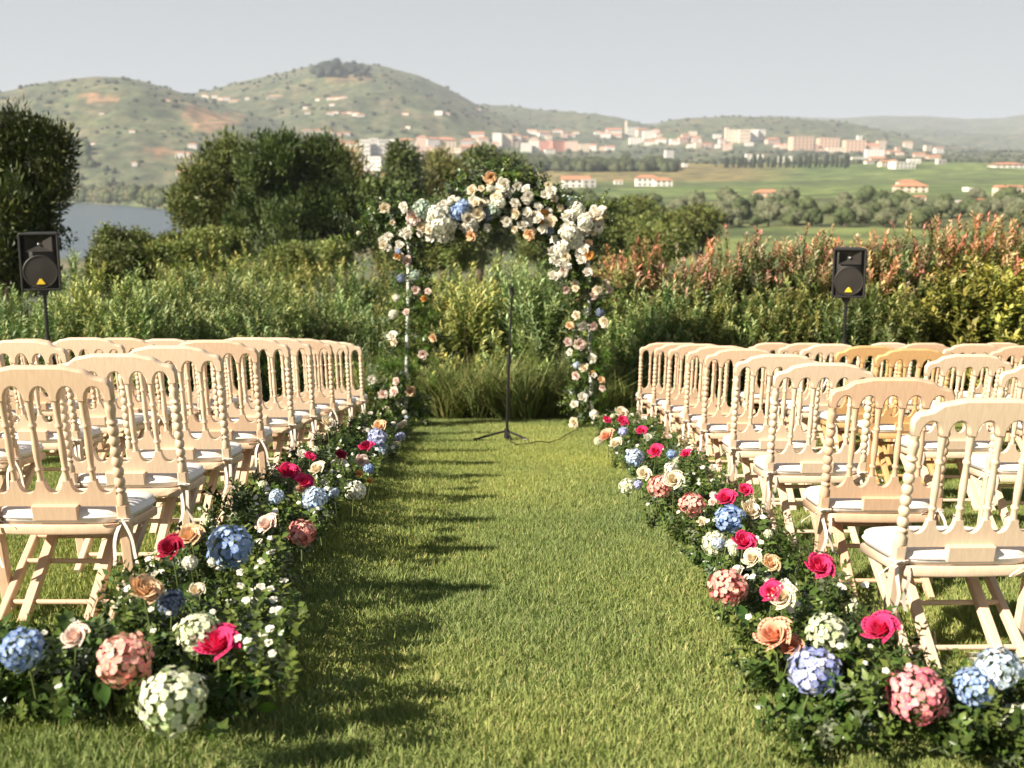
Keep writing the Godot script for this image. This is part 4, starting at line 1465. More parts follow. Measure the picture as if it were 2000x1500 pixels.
func shrub(called: String, label: String, px: float, top: float, d: float, wide: float, kinds: Array, n: int, len: float, group: String, upper := "", cut := 0.6) -> Node3D:
	var t := at(px, top, d)
	var base := Vector3(t.x, ground_y(t.x, d) - 0.03, -d)
	var h := maxf(t.y - base.y, 0.3)
	var r := wide * d / FPX * 0.5
	var o := thing(called, label, "shrub", base, Basis(), group)
	var lists := {}
	var cols := {}
	var tone := rnd(0.68, 1.32)
	var warm := rnd(-0.12, 0.16)
	for i in n:
		var a := rnd(0, TAU)
		var u := sqrt(rnd(0, 1))
		var f := pow(rnd(0, 1), 0.75)
		var ll := len * rnd(0.75, 1.25)
		var y := maxf(0.0, f * (h * (1.0 - 0.28 * u * u) - ll * 0.9))
		var p := Vector3(cos(a) * r * u, y, sin(a) * minf(r, 0.7) * u)
		var lean := (Vector3(cos(a) * u, rnd(0.5, 1.5) + f, sin(a) * u + 0.15) + any_dir() * 0.35).normalized()
		var kind: String = kinds[rng.randi() % kinds.size()]
		if upper and y + ll * 0.5 > h * (cut + rnd(-0.12, 0.12)): kind = upper
		var key := kind + str(rng.randi() % 4)
		if not lists.has(key):
			lists[key] = []
			cols[key] = []
		lists[key].append(Transform3D(frame(lean, rnd(0, TAU), ll), p))
		cols[key].append(tint(Color(tone * (1.0 + warm), tone, tone * (1.0 - warm)), 0.25, 0.1))
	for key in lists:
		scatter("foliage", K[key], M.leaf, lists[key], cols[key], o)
	var mb := MB.new()
	for k in 3:
		var a := rnd(0, TAU)
		mb.tube([Vector3(cos(a) * 0.04, -0.05, sin(a) * 0.04), Vector3(cos(a) * r * 0.5, h * 0.6, sin(a) * r * 0.4)], [0.018, 0.008], 5)
	put("stem", mb.mesh(), M.bark, o)
	return o

# lobes: [px, py, half width, half height] as the photograph shows them, at distance d
func tree(called: String, label: String, category: String, d: float, foot: Vector2, lobes: Array, size: float, density: float, color: Color, kind := "ball", group := "") -> Node3D:
	var f := at(foot.x, foot.y, d)
	var gy := minf(ground_y(f.x, d), f.y)
	var base := Vector3(f.x, gy, -d)
	var o := thing(called, label, category, base, Basis(), group)
	var sc := d / FPX
	var lists := {}
	var cols := {}
	var tb := MB.new()
	var mean := Vector3.ZERO
	for l in lobes: mean += at(l[0], l[1], d) - base
	mean /= lobes.size()
	var fork := Vector3(mean.x * 0.4, mean.y * 0.45, mean.z * 0.4)
	tb.tube([Vector3(0, -0.3, 0), fork * 0.5 + Vector3(0.03, 0, 0), fork], [mean.y * 0.05, mean.y * 0.038, mean.y * 0.03], 8)
	for l in lobes:
		var depth: float = rnd(-0.5, 0.5) * l[2] * sc
		var c := at(l[0], l[1], d) - base + Vector3(0, 0, depth)
		var rad := Vector3(l[2] * sc, l[3] * sc, maxf(l[2], l[3] * 0.7) * sc) * 0.92
		tb.tube([fork, fork.lerp(c, 0.5) + Vector3(0, -0.06 * mean.y, 0), c], [mean.y * 0.024, mean.y * 0.015, mean.y * 0.006], 6)
		var n := int(density * 1.15 * (rad.x * rad.y + rad.x * rad.z) / (size * size)) + 8
		var heads := []
		for i in 14:
			var hd := any_dir()
			hd.y = absf(hd.y) * 1.1 - 0.3
			var reach := rnd(0.45, 1.15)
			heads.append([hd * rad * reach, lerpf(0.42, 0.15, clampf((reach - 0.45) / 0.7, 0, 1)) * rnd(0.85, 1.15), rnd(0.72, 1.28)])
		for i in n:
			var dir := any_dir()
			var hd: Array = heads[i % 14]
			var shape := Vector3(0.62, 1.5, 0.62) if kind == "plume" else Vector3.ONE
			var w: Vector3 = c + hd[0] + dir * shape * Vector3(rad.x, maxf(rad.y, rad.x * 0.8), rad.z) * hd[1] * pow(rnd(0.2, 1), 0.4)
			if i % 8 == 0: w = c + dir * rad * 0.6 * rnd(0.3, 1)
			var key := kind + str(rng.randi() % 4)
			if not lists.has(key):
				lists[key] = []
				cols[key] = []
			var up := (dir if kind != "plume" else dir * 0.45) + Vector3(0, 0.8, 0) + any_dir() * 0.4
			var b := frame(up, rnd(0, TAU), size * rnd(0.7, 1.25))
			if kind == "plume": b = b * Basis.from_scale(Vector3(0.75, 1.2, 0.75))
			lists[key].append(Transform3D(b, w))
			cols[key].append(tint(color * 1.75 * hd[2], 0.2, 0.1))
	put("trunk", tb.mesh(), M.bark, o)
	for key in lists:
		scatter("crown", K[key], M.leaf, lists[key], cols[key], o)
	return o

func make_plants() -> void:
	plant_meshes()
	# left border: leafy willowy shrubs
	var tops := [[-30, 545], [30, 552], [92, 566], [140, 488], [192, 512], [246, 520], [300, 508], [355, 502], [410, 515], [465, 512], [520, 535]]
	for i in tops.size():
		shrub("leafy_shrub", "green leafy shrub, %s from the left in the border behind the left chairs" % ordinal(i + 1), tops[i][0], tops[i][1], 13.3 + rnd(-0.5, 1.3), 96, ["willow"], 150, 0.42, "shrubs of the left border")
	tops = [[120, 540], [210, 560], [300, 560], [390, 565], [480, 570]]
	for i in tops.size():
		shrub("low_shrub", "low dense shrub, %s from the left at the lawn edge behind left chairs" % ordinal(i + 1), tops[i][0] + rnd(-20, 20), tops[i][1] + rnd(-15, 25), 12.4, 100, ["willow", "photinia"], 110, 0.34, "low shrubs at the lawn edge")
	# orange flowered bush far left
	var lant := shrub("flowering_bush", "low bush dotted with orange flowers beside the left loudspeaker stand", 15, 590, 12.2, 100, ["photinia"], 80, 0.3, "")
	for i in 9:
		put("blossom", K["blossom_%d" % (i % 3)], K.rose_mat_orange, lant, Transform3D(frame(Vector3(0, 0.4, 1), rnd(0, 6), 0.05), Vector3(rnd(-0.3, 0.3), rnd(0.35, 0.85), rnd(0.2, 0.32))))
	# bright slope between the left shrubs and the arch
	tops = [[575, 560], [625, 556], [675, 566], [722, 575], [770, 560]]
	for i in tops.size():
		shrub("meadow_shrub", "bright yellow-green shrub, %s from the left between left chairs and arch" % ordinal(i + 1), tops[i][0], tops[i][1], 15.0 + rnd(-0.6, 0.8), 90, ["willow"], 120, 0.4, "shrubs on the bank beyond the arch")
	tops = [[830, 548], [880, 556], [925, 520], [970, 484], [1015, 486], [1060, 498], [1105, 515], [1150, 505]]
	for i in tops.size():
		shrub("bank_shrub", "tall willowy shrub, %s from the left seen through the flower arch" % ordinal(i + 1), tops[i][0], tops[i][1], 14.2 + rnd(-0.7, 0.7), 84, ["willow"], 130, 0.46, "shrubs seen through the arch")
	tops = [[560, 500], [630, 486], [700, 500], [770, 505], [840, 500], [905, 515], [1130, 470], [400, 480], [480, 478], [330, 500]]
	for i in tops.size():
		shrub("far_bank_shrub", "rounded olive shrub, %s in the rear row down the bank" % ordinal(i + 1), tops[i][0], tops[i][1], rnd(20, 25), 130, ["willow", "photinia"], 170, 0.6, "shrubs further down the bank")
	# long grass at the end of the lawn
	for i in 17:
		var px := 690.0 + i * 34 + rnd(-8, 8)
		var d := rnd(11.85, 12.3)
		var base := at(px, 825, d)
		base.y = ground_y(base.x, d) - 0.03
		var o := thing("grass_clump", "arching long grass clump, %s from the left behind the arch" % ordinal(i + 1), "grass clump", base, Basis(), "long grass clumps at the lawn edge")
		var where := []
		var cols := []
		for k in 9:
			where.append(Transform3D(frame(Vector3(rnd(-0.2, 0.2), 1, 0.1), rnd(0, TAU), rnd(0.55, 0.85)), Vector3(rnd(-0.22, 0.22), 0, rnd(-0.35, 0.15))))
			cols.append(tint(Color(1, 1, 1), 0.2, 0.1))
		scatter("blades", K["sedge%d" % (i % 4)], M.grass, where, cols, o)
	# right hedge with red tips
	tops = [[1180, 478], [1225, 450], [1272, 446], [1325, 476], [1380, 468], [1432, 440], [1480, 446], [1530, 452], [1582, 440], [1625, 432], [1672, 448], [1722, 436], [1775, 424], [1828, 424], [1880, 412], [1932, 398], [1985, 392], [2040, 390]]
	for i in tops.size():
		shrub("photinia_shrub", "red-tipped hedge shrub, %s from the arch in the right hedge" % ordinal(i + 1), tops[i][0], tops[i][1], 13.4 + rnd(-0.3, 0.5), 86, ["photinia"], 210, 0.4, "red-tipped shrubs of the right hedge", "redtip", 0.66)
	tops = [[1200, 555], [1255, 560], [1310, 540], [1365, 545], [1420, 535], [1475, 545], [1530, 550], [1585, 540], [1640, 560], [1700, 555], [1760, 550], [1815, 545]]
	for i in tops.size():
		shrub("green_shrub", "small-leaved green shrub, %s from the arch below the red-tipped hedge" % ordinal(i + 1), tops[i][0], tops[i][1], 12.5 + rnd(-0.1, 0.3), 84, ["willow", "photinia"], 150, 0.32, "green shrubs below the red-tipped hedge")
	tops = [[1868, 510], [1915, 500], [1962, 500], [2015, 490]]
	for i in tops.size():
		shrub("broad_leaved_shrub", "yellow-green broad-leaved shrub, %s from the left at right end of hedge" % ordinal(i + 1), tops[i][0], tops[i][1], 12.3 + rnd(-0.1, 0.2), 80, ["broad"], 120, 0.42, "broad-leaved shrubs at the hedge end")

	# trees beyond the bank
	tree("dark_tree", "tall dark tree at the left edge in front of the river", "tree", 17.5, Vector2(0, 700), [[0, 290, 30, 56], [42, 262, 15, 44], [72, 300, 24, 60], [92, 275, 15, 40], [116, 290, 13, 50], [118, 345, 16, 46], [12, 330, 46, 80], [90, 385, 30, 60], [20, 420, 80, 90], [70, 470, 42, 60], [0, 500, 80, 60], [-70, 360, 70, 140], [-60, 490, 70, 80], [44, 545, 56, 40]], 0.24, 5.5, Color(0.04, 0.047, 0.016), "plume")
	tree("broad_tree", "broad olive green tree, left half of the big tree pair by the river", "tree", 52.0, Vector2(440, 560), [[430, 325, 44, 36], [400, 350, 46, 36], [372, 385, 36, 36], [440, 375, 60, 50], [395, 420, 48, 36], [460, 430, 60, 44], [465, 300, 36, 26], [355, 415, 22, 26], [420, 460, 60, 30], [380, 465, 40, 26]], 0.5, 3.6, Color(0.085, 0.095, 0.028), "plume")
	tree("broad_tree", "big dark tree with knobbly top, right half of the big tree pair", "tree", 49.0, Vector2(570, 570), [[540, 312, 40, 34], [500, 325, 34, 34], [580, 322, 36, 40], [622, 330, 30, 46], [545, 340, 56, 46], [600, 380, 60, 56], [520, 390, 60, 60], [570, 430, 80, 50], [640, 420, 46, 50], [670, 400, 34, 60], [548, 285, 14, 20], [640, 300, 14, 30], [612, 306, 12, 26], [572, 292, 12, 22], [515, 296, 13, 24], [662, 318, 12, 26], [500, 440, 60, 44], [690, 440, 26, 40], [560, 478, 110, 36], [660, 472, 56, 34]], 0.5, 4.6, Color(0.045, 0.062, 0.019), "plume")
	tree("feathery_tree", "pale feathery tree rising behind the big dark tree", "tree", 80.0, Vector2(676, 470), [[676, 322, 26, 28], [660, 350, 26, 36], [694, 352, 20, 40], [676, 390, 34, 36], [680, 430, 40, 40]], 0.8, 3.2, Color(0.14, 0.125, 0.045), "plume")
	tree("pine_tree", "pointed dark green tree beside the white town houses", "tree", 85.0, Vector2(785, 470), [[786, 302, 16, 22], [784, 325, 26, 24], [790, 350, 32, 26], [778, 378, 36, 28], [800, 395, 30, 30], [785, 430, 46, 40]], 0.8, 3.8, Color(0.06, 0.075, 0.025))
	tree("drooping_tree", "light olive drooping tree left of the arch top", "tree", 95.0, Vector2(862, 470), [[866, 322, 24, 20], [848, 345, 28, 28], [886, 350, 28, 32], [862, 380, 44, 32], [838, 395, 24, 30], [862, 430, 50, 40], [870, 460, 60, 30]], 0.9, 3.4, Color(0.125, 0.12, 0.042), "plume")
	tree("leafy_tree", "mid green leafy tree between dark tree and flower arch", "tree", 60.0, Vector2(742, 500), [[726, 372, 28, 28], [752, 390, 36, 28], [712, 408, 30, 32], [748, 430, 50, 32], [720, 460, 50, 30], [790, 440, 36, 30]], 0.6, 3.6, Color(0.075, 0.095, 0.028))
	tree("round_tree", "small dark tree behind the top of the arch", "tree", 110.0, Vector2(930, 440), [[925, 318, 30, 20], [955, 310, 28, 16], [985, 325, 32, 20], [940, 345, 50, 24], [1010, 345, 36, 22], [960, 380, 70, 30], [940, 425, 80, 36], [960, 465, 90, 34], [1020, 430, 60, 40]], 1.0, 3.2, Color(0.075, 0.09, 0.034))
	var bushes := [[215, 470, 34, 30, 27, 0.066], [266, 474, 36, 28, 27.5, 0.105], [300, 496, 24, 22, 26, 0.11], [235, 502, 60, 30, 26, 0.07], [400, 472, 44, 26, 36, 0.12], [450, 470, 40, 26, 37, 0.12], [355, 490, 36, 20, 33, 0.13], [330, 478, 26, 22, 34, 0.1], [570, 500, 60, 20, 34, 0.11], [640, 490, 50, 18, 36, 0.12], [1060, 455, 50, 24, 60, 0.085], [1110, 430, 46, 26, 75, 0.08], [1180, 420, 50, 26, 85, 0.085], [1245, 410, 46, 26, 90, 0.08], [1300, 430, 50, 24, 80, 0.09], [1365, 425, 44, 22, 85, 0.08], [1200, 450, 60, 24, 60, 0.09], [1290, 462, 60, 20, 55, 0.095], [880, 470, 60, 24, 45, 0.1], [790, 475, 50, 22, 45, 0.08]]
	for i in bushes.size():
		var e: Array = bushes[i]
		var g: float = e[5]
		tree("bush", "rounded green bush, %s of the bushes on the slope below the garden" % ordinal(i + 1), "bush", e[4], Vector2(e[0], e[1] + e[3] + 14), [[e[0], e[1], e[2] * 0.7, e[3] * 0.9], [e[0] - e[2] * 0.45, e[1] + e[3] * 0.2, e[2] * 0.5, e[3] * 0.75], [e[0] + e[2] * 0.45, e[1] + e[3] * 0.15, e[2] * 0.5, e[3] * 0.8], [e[0], e[1] + e[3] * 0.8, e[2] * 0.9, e[3] * 0.8], [e[0] - e[2] * 0.3, e[1] + e[3] * 1.7, e[2] * 0.8, e[3] * 0.8], [e[0] + e[2] * 0.4, e[1] + e[3] * 1.6, e[2] * 0.7, e[3] * 0.8]], 0.0065 * e[4] + 0.02, 3.4, Color(g, g * 1.15, g * 0.33), "ball", "bushes on the slope below the garden")
	# meadow on the bank, nobody could count it
	var where := []
	var cols := []
	for i in 2600:
		var d := 12.2 * pow(34.0 / 12.2, rnd(0, 1))
		var px := rnd(-100, 2100)
		var x := (px - 993.0) / 2232.0 * d
		where.append(Transform3D(frame(Vector3(rnd(-0.3, 0.3), 1, rnd(-0.2, 0.3)), rnd(0, TAU), rnd(0.3, 0.6) * (0.7 + d * 0.03)), Vector3(x, ground_y(x, d) - 0.03, -d)))
		cols.append(tint(Color(1.15, 1.2, 0.9), 0.25, 0.1))
	var gc := scatter("undergrowth", K.willow0, M.leaf, where, cols)
	tag(gc, "green undergrowth covering the bank below the garden", "undergrowth")
	# the olive grove in the valley
	var spots := []
	for i in 180:
		var py := 394.0 + 70.0 * pow(rnd(0, 1), 0.8)
		var px := rnd(1040, 2060)
		if py > 446 and px > 1330: continue
		spots.append([px, py])
	spots.sort_custom(func(a, b): return a[0] < b[0])
	var k := 0
	var seen_in := {"front": 0, "middle": 0, "rear": 0}
	for s in spots:
		var band: String = "rear" if s[1] < 412 else ("middle" if s[1] < 430 else "front")
		seen_in[band] += 1
		var w := on_ground(s[0], s[1], 0.0, 60.0, 900.0)
		var d := -w.z
		var grey := rnd(0, 1)
		var r := minf(rnd(11, 23) * d / FPX, 4.2)
		k += 1
		var o := thing("olive_tree", "%s olive tree, %s from left in the %s of the valley grove" % ["grey green" if grey > 0.45 else "dark green", ordinal(seen_in[band]), band], "tree", w, Basis(Vector3.UP, rnd(0, TAU)), "olive trees of the valley grove")
		var tb := MB.new()
		tb.tube([Vector3(0, -0.2, 0), Vector3(0.1, r * 0.5, 0), Vector3(0, r, 0)], [r * 0.12, r * 0.09, r * 0.05], 6)
		put("trunk", tb.mesh(), M.bark, o)
		var tone: String = ["olive_grey_a", "olive_grey_b"][k % 2] if grey > 0.45 else ["olive_dark_a", "olive_dark_b"][k % 2]
		put("crown", K["olive%d" % (k % 4)], M[tone], o, Transform3D(Basis.from_scale(Vector3.ONE * r), Vector3.ZERO))
	# cypresses before the far town
	for i in 30:
		var px := 1415.0 + i * 8.4 + rnd(-3, 3)
		var w := on_ground(px, 328 + rnd(-2, 1), 0.0, 300, 3000)
		var h := rnd(17, 30) * -w.z / FPX
		var o := put("cypress_tree", K["crown%d" % (i % 4)], M.cypress, null, Transform3D(Basis.from_scale(Vector3(h * 0.17, h * 0.55, h * 0.17)), w + Vector3(0, h * 0.45, 0)))
		tag(o, "dark cypress, %s from the left in the row before the far town" % ordinal(i + 1), "tree", "cypresses before the far town")
	# far woods and hedgerows: masses of crowns
	var woods := {"riverbank_wood": [[], []], "valley_wood": [[], []], "hillside_trees": [[], []], "hilltop_pines": [[], []]}
	for i in 260:
		var px := rnd(120, 372)
		var bd := bank_d(px) + pow(rnd(0, 1), 1.6) * 420.0 + 8.0
		var x := (px - 993.0) / 2232.0 * bd
		var r := rnd(4.0, 9.0) * (0.75 + 0.3 * bd / 1400.0)
		woods.riverbank_wood[0].append(Transform3D(Basis.from_scale(Vector3(r, r * rnd(0.9, 1.5), r)), Vector3(x, ground_y(x, bd) + r * 0.5, -bd)))
		woods.riverbank_wood[1].append(tint(Color(0.085, 0.105, 0.034) if rnd(0, 1) < 0.6 else Color(0.13, 0.13, 0.06), 0.25, 0.1))
	for i in 330:
		var px := rnd(880, 1320)
		var py := rnd(322, 338) + (px - 1000) * 0.004
		if px > 1060: py = rnd(326, 336)
		var w := on_ground(px, py, 0.0, 200, 4000)
		var r := rnd(8, 15) * -w.z / FPX
		woods.valley_wood[0].append(Transform3D(Basis.from_scale(Vector3(r, r * rnd(0.9, 1.3), r)), w + Vector3(0, r * 0.6, 0)))
		woods.valley_wood[1].append(tint(Color(0.07, 0.085, 0.03), 0.25, 0.1))
	for i in 6000:
		var az := rnd(-0.5, 0.5)
		var d := 900.0 * pow(5.2, rnd(0, 1))
		var x := az * d
		var px := 993.0 + az * 2232.0
		var y := ground_y(x, d)
		if y < -12.0 or (d < 1350 and px > 900): continue
		if fine.get_noise_2d(x * 0.5, d * 0.5) + noise.get_noise_2d(x, d) < 0.0 and rnd(0, 1) < 0.8: continue
		var s := seen(Vector3(x, y, -d))
		if (absf(s.x - 400) < 75 and absf(s.y - 232) < 18) or (absf(s.x - 192) < 40 and absf(s.y - 192) < 14): continue
		var r := rnd(1.4, 4.2) * (1.0 if d < 2000 else 1.25)
		woods.hillside_trees[0].append(Transform3D(Basis.from_scale(Vector3(r * rnd(1, 1.8), r, r)), Vector3(x, y + r * 0.4, -d)))
		woods.hillside_trees[1].append(tint(Color(0.07, 0.084, 0.042), 0.3, 0.1))
	for i in 70:
		var px := 615.0 + 105.0 * rnd(0, 1)
		var w := on_ground(px, rnd(131, 150), 0.0, 2400, 3295)
		var r := rnd(4, 9) * -w.z / FPX * (1.5 if px < 660 else 1.0)
		woods.hilltop_pines[0].append(Transform3D(Basis.from_scale(Vector3(r, r, r)), w + Vector3(0, r * 0.6, 0)))
		woods.hilltop_pines[1].append(tint(Color(0.035, 0.05, 0.03), 0.2))
	var says := {"riverbank_wood": "bushy woodland along the far bank of the river", "valley_wood": "dark belt of trees below the white town", "hillside_trees": "scattered trees and hedgerows over the far hills", "hilltop_pines": "dark pine grove on top of the main hill"}
	for name_ in woods:
		tag(scatter(name_, K["crown%d" % (rng.randi() % 4)], M.far_tree, woods[name_][0], woods[name_][1]), says[name_], "trees")

# ---------------------------------------------------------------- the far town
func house_meshes() -> void:
	var mb := MB.new()
	mb.box(Vector3(0, 0.5, 0), Vector3.ONE)
	K.block = mb.mesh()
	mb = MB.new() # gabled roof, ridge along x
	for s in [-1.0, 1.0]:
		var n := Vector3(0, 0.5, s).normalized()
		mb.quad(Vector3(-0.54, 0, s * 0.56), Vector3(0.54, 0, s * 0.56), Vector3(0.54, 1, 0), Vector3(-0.54, 1, 0), n)
		var e := Vector3(s, 0, 0)
		mb.t(mb.p(Vector3(s * 0.54, 0, -0.56), e), mb.p(Vector3(s * 0.54, 0, 0.56), e), mb.p(Vector3(s * 0.54, 1, 0), e))
	mb.quad(Vector3(-0.54, 0, -0.56), Vector3(0.54, 0, -0.56), Vector3(0.54, 0, 0.56), Vector3(-0.54, 0, 0.56), Vector3.DOWN)
	K.gable = mb.mesh()
	mb = MB.new() # hipped roof
	for s in [-1.0, 1.0]:
		mb.quad(Vector3(-0.55, 0, s * 0.56), Vector3(0.55, 0, s * 0.56), Vector3(0.25, 1, 0), Vector3(-0.25, 1, 0), Vector3(0, 0.5, s).normalized())
		var e := Vector3(s, 0.5, 0).normalized()
		mb.t(mb.p(Vector3(s * 0.55, 0, -0.56), e), mb.p(Vector3(s * 0.55, 0, 0.56), e), mb.p(Vector3(s * 0.25, 1, 0), e))
	mb.quad(Vector3(-0.55, 0, -0.56), Vector3(0.55, 0, -0.56), Vector3(0.55, 0, 0.56), Vector3(-0.55, 0, 0.56), Vector3.DOWN)
	K.hip = mb.mesh()

var walls := {"w": ["wall_white", "white"], "c": ["wall_cream", "cream"], "p": ["wall_pink", "pinkish"], "s": ["wall_salmon", "salmon"], "g": ["wall_grey", "pale grey"], "r": ["wall_red", "brick red"]}

# x, foot y, width, height in pixels of the photograph; wall letter; roof: o orange, r red, f flat
func building(px: float, py: float, wide: float, high: float, wall: String, roof: String, label: String, group: String, nearest := 300.0) -> void:
	var w := on_ground(px, py, 0.0, nearest, 6500.0)
	var m := -w.z / FPX
	var size := Vector3(wide * m, high * m, maxf(wide * m * 0.6, 6.0))
	var floors := clampi(roundi(high * m / 3.2), 1, 8)
	var category := "house" if floors < 3 and wide * m < 24 else "building"
	var o := thing("town_house" if category == "house" else "apartment_block", label, category, w - Vector3(0, 1.0, size.z * 0.5), Basis(Vector3.UP, rnd(-0.22, 0.3)), group)
	var wm: StandardMaterial3D = M[walls[wall][0]]
	var rise := 0.0 if roof == "f" else size.x * 0.14
	rise = minf(rise, size.y * 0.4)
	var top := size.y - rise
	put("wall", K.block, wm, o, Transform3D(Basis.from_scale(Vector3(size.x, top + 1.0, size.z)), Vector3.ZERO))
	if roof == "f":
		put("parapet", K.block, wm, o, Transform3D(Basis.from_scale(Vector3(size.x * 1.02, 0.5, size.z * 1.02)), Vector3(0, top + 1.0, 0)))
	else:
		var rm: StandardMaterial3D = M[{"o": "roof_orange", "r": "roof_red", "l": "roof_pale"}[roof]]
		put("roof", K.hip if rng.randi() % 2 else K.gable, rm, o, Transform3D(Basis.from_scale(Vector3(size.x, rise, size.z)), Vector3(0, top + 1.003, 0)))
	if wide >= 13:
		var cols := clampi(roundi(size.x / 4.2), 2, 5)
		var rows := mini(floors, 4)
		for r in rows:
			for c in cols:
				var wx := (float(c) + 0.5) / cols - 0.5
				var wy := (float(r) + 0.45) / rows * top + 1.0
				put("window", K.block, M.pane, o, Transform3D(Basis.from_scale(Vector3(size.x / cols * 0.36, top / rows * 0.46, 0.3)), Vector3(wx * size.x * 0.94, wy - top / rows * 0.2, size.z * 0.5)))

func cluster(text: String, ox: float, oy: float, where: String, group: String, nearest := 300.0) -> void:
	var list := []
	for line in text.split("/"):
		var a := line.split(" ")
		list.append([ox + a[0].to_float() * 0.35, oy + a[1].to_float() * 0.35, a[2].to_float() * 0.35, a[3].to_float() * 0.35, a[4], a[5]])
	list.sort_custom(func(p, q): return p[0] < q[0])
	var k := 0
	for e in list:
		k += 1
		var size: String = "small" if e[2] < 9 else ("long" if e[2] > 2.5 * e[3] else ("tall" if e[3] > e[2] * 1.1 else "broad"))
		var rf: String = {"o": "orange roof", "r": "red roof", "l": "pale roof", "f": "flat roof"}[e[5]]
		building(e[0], e[1], e[2], e[3], e[4], e[5], "%s %s house with %s, %s from left %s" % [size, walls[e[4]][1], rf, ordinal(k), where], group, nearest)

func make_town() -> void:
	house_meshes()
	cluster("1140 312 30 14 w o/1165 318 24 12 c o/1195 318 34 18 w o/1230 330 28 16 p o/1262 332 36 22 w o/1300 346 50 18 c l/1330 338 24 12 p o/1378 328 26 16 w o/1530 324 92 22 w l", 0, 80, "in the saddle hamlet", "houses of the saddle hamlet", 1800.0)
	cluster("1772 334 24 14 w o/1838 330 34 16 w o/1878 326 50 14 c o/1852 362 30 14 w o/1702 380 26 16 w o/1716 408 28 14 w o/1842 414 40 18 w o/1872 412 30 20 w o/1912 414 44 16 w o/1946 414 30 20 w o", 0, 80, "in the upper hill hamlet", "houses of the upper hill hamlet", 1800.0)
	cluster("1712 510 40 16 w o/1770 512 60 20 w o/1838 522 46 22 w o/1885 526 50 14 p o/1930 530 40 22 w o/1800 582 36 34 w o/1880 590 56 36 w o/1930 604 60 36 p o/1900 630 70 26 w r", 0, 80, "at the main hill's foot", "houses at the foot of the main hill", 900.0)
	cluster("1072 600 46 30 w o/1002 652 46 34 w o/1040 656 40 34 c o/1072 662 40 28 w o/748 700 28 26 w o/1016 752 70 34 c o/735 510 30 14 w o/930 336 34 12 c o/566 410 26 12 w o/520 580 24 12 w o/480 575 30 10 p o", 0, 80, "on the river slope", "houses on the river slope", 900.0)
	cluster("132 326 30 12 w o/172 326 30 14 c o/205 320 34 12 w o/270 418 36 20 w o/298 424 40 16 w o/548 412 36 12 w o/735 412 44 20 w f/775 414 40 14 g l/562 490 26 16 w o/530 506 24 14 w o/955 388 24 10 w o", 600, 80, "scattered on the main hill", "houses scattered on the main hill", 1800.0)
	cluster("170 600 70 50 p o/240 622 70 60 w o/322 652 56 96 w f/372 640 50 92 g f/425 644 60 90 w f/480 630 60 76 w f/548 604 90 60 w o/640 590 56 60 p o/700 600 70 62 w o/770 600 110 62 c o/360 740 120 90 w f/340 764 60 30 w o/412 766 56 30 c r/620 668 40 62 c o/665 670 66 82 p f/755 680 110 84 p f/835 672 60 70 c f/885 650 70 66 p o/895 590 70 44 g o/945 548 80 40 w o/980 580 60 44 c o/930 620 60 40 p o/1000 610 66 40 w f/1045 600 50 36 c o", 600, 80, "in town behind the arch", "blocks of the town behind the arch", 900.0)
	cluster("1062 584 50 66 w f/1110 584 70 62 c f/1160 586 60 66 w o/1205 590 54 56 c o/1222 618 60 46 w f/1268 620 56 56 w f/1320 540 64 36 w o/1255 520 50 26 w l/1330 616 80 54 r f/1400 616 80 56 r f/1475 616 70 52 p f/1545 618 56 40 c f/1620 522 36 20 w o/1690 612 50 28 w o/1712 526 82 40 w o/1400 512 60 18 w o/1500 520 40 16 w o", 600, 80, "in town right of arch", "blocks of the town right of the arch", 900.0)
	cluster("1779 528 12 78 c f/1815 530 66 46 w f/1866 530 56 42 c o/1915 545 76 40 w f/1845 575 90 34 w f/1920 582 70 30 w o/1975 575 60 36 w o/1962 536 40 20 w o", 600, 80, "round the ridge tower", "buildings round the ridge tower", 900.0)
	cluster("60 290 66 26 w f/112 262 44 30 p o/172 280 44 34 p o/195 306 40 22 c o/236 308 44 26 p o/292 312 32 24 w o/290 262 44 26 w f/345 210 24 14 w o/380 284 90 70 c f/440 288 60 76 c f/496 276 40 64 w f/536 272 40 60 w f/470 298 50 16 w f/600 290 74 36 p o/625 306 40 18 w o", 1300, 180, "starting the far right town", "blocks at the left of the far right town", 900.0)
	cluster("690 316 50 26 c f/762 322 118 70 s f/832 328 44 34 s f/912 328 110 68 s f/952 340 96 28 c f/1060 334 112 64 s f/1158 328 76 42 s o/1172 362 96 40 w f/1215 348 50 22 w o/1268 350 50 24 p o/1310 352 40 20 c o/1420 362 60 24 p o/1500 388 70 36 c o/1390 398 66 22 w f/1540 402 50 24 g f", 1300, 180, "among the salmon blocks", "salmon blocks and houses of the right town", 900.0)
	cluster("1028 396 50 26 c o/1082 398 100 32 w f/1140 400 50 22 w o/1186 394 84 34 w o/1232 414 70 34 c o/1330 428 124 36 w f/1270 402 50 26 w o/470 400 44 50 w f/530 392 30 40 w f/648 398 30 36 w f/690 400 30 40 w f/770 396 24 26 c f", 1300, 180, "near the cypress row", "houses near the cypress row", 500.0)
	cluster("1922 422 170 30 w o/20 372 46 44 w f/110 418 26 18 w f", 1300, 180, "at the fields' far edge", "lone houses at the edge of the fields", 500.0)
	cluster("1860 722 20 24 w f/1752 712 18 18 w f", 600, 80, "above the white farmhouse", "huts in the fields", 300.0)
	# small houses between the larger blocks
	var text := PackedStringArray()
	for i in 75:
		var f := rnd(0, 1)
		var px := 640.0 + 560.0 * f
		var py := lerpf(318, 282, f) + rnd(-22, 12)
		if i > 45:
			px = rnd(1200, 1860)
			py = 268.0 + (px - 1200) * 0.03 + rnd(-8, 22)
		text.append("%f %f %f %f %s %s" % [px / 0.35, py / 0.35, rnd(26, 56), rnd(18, 40), "wwwccp"[rng.randi() % 6], "ooolf"[rng.randi() % 5]])
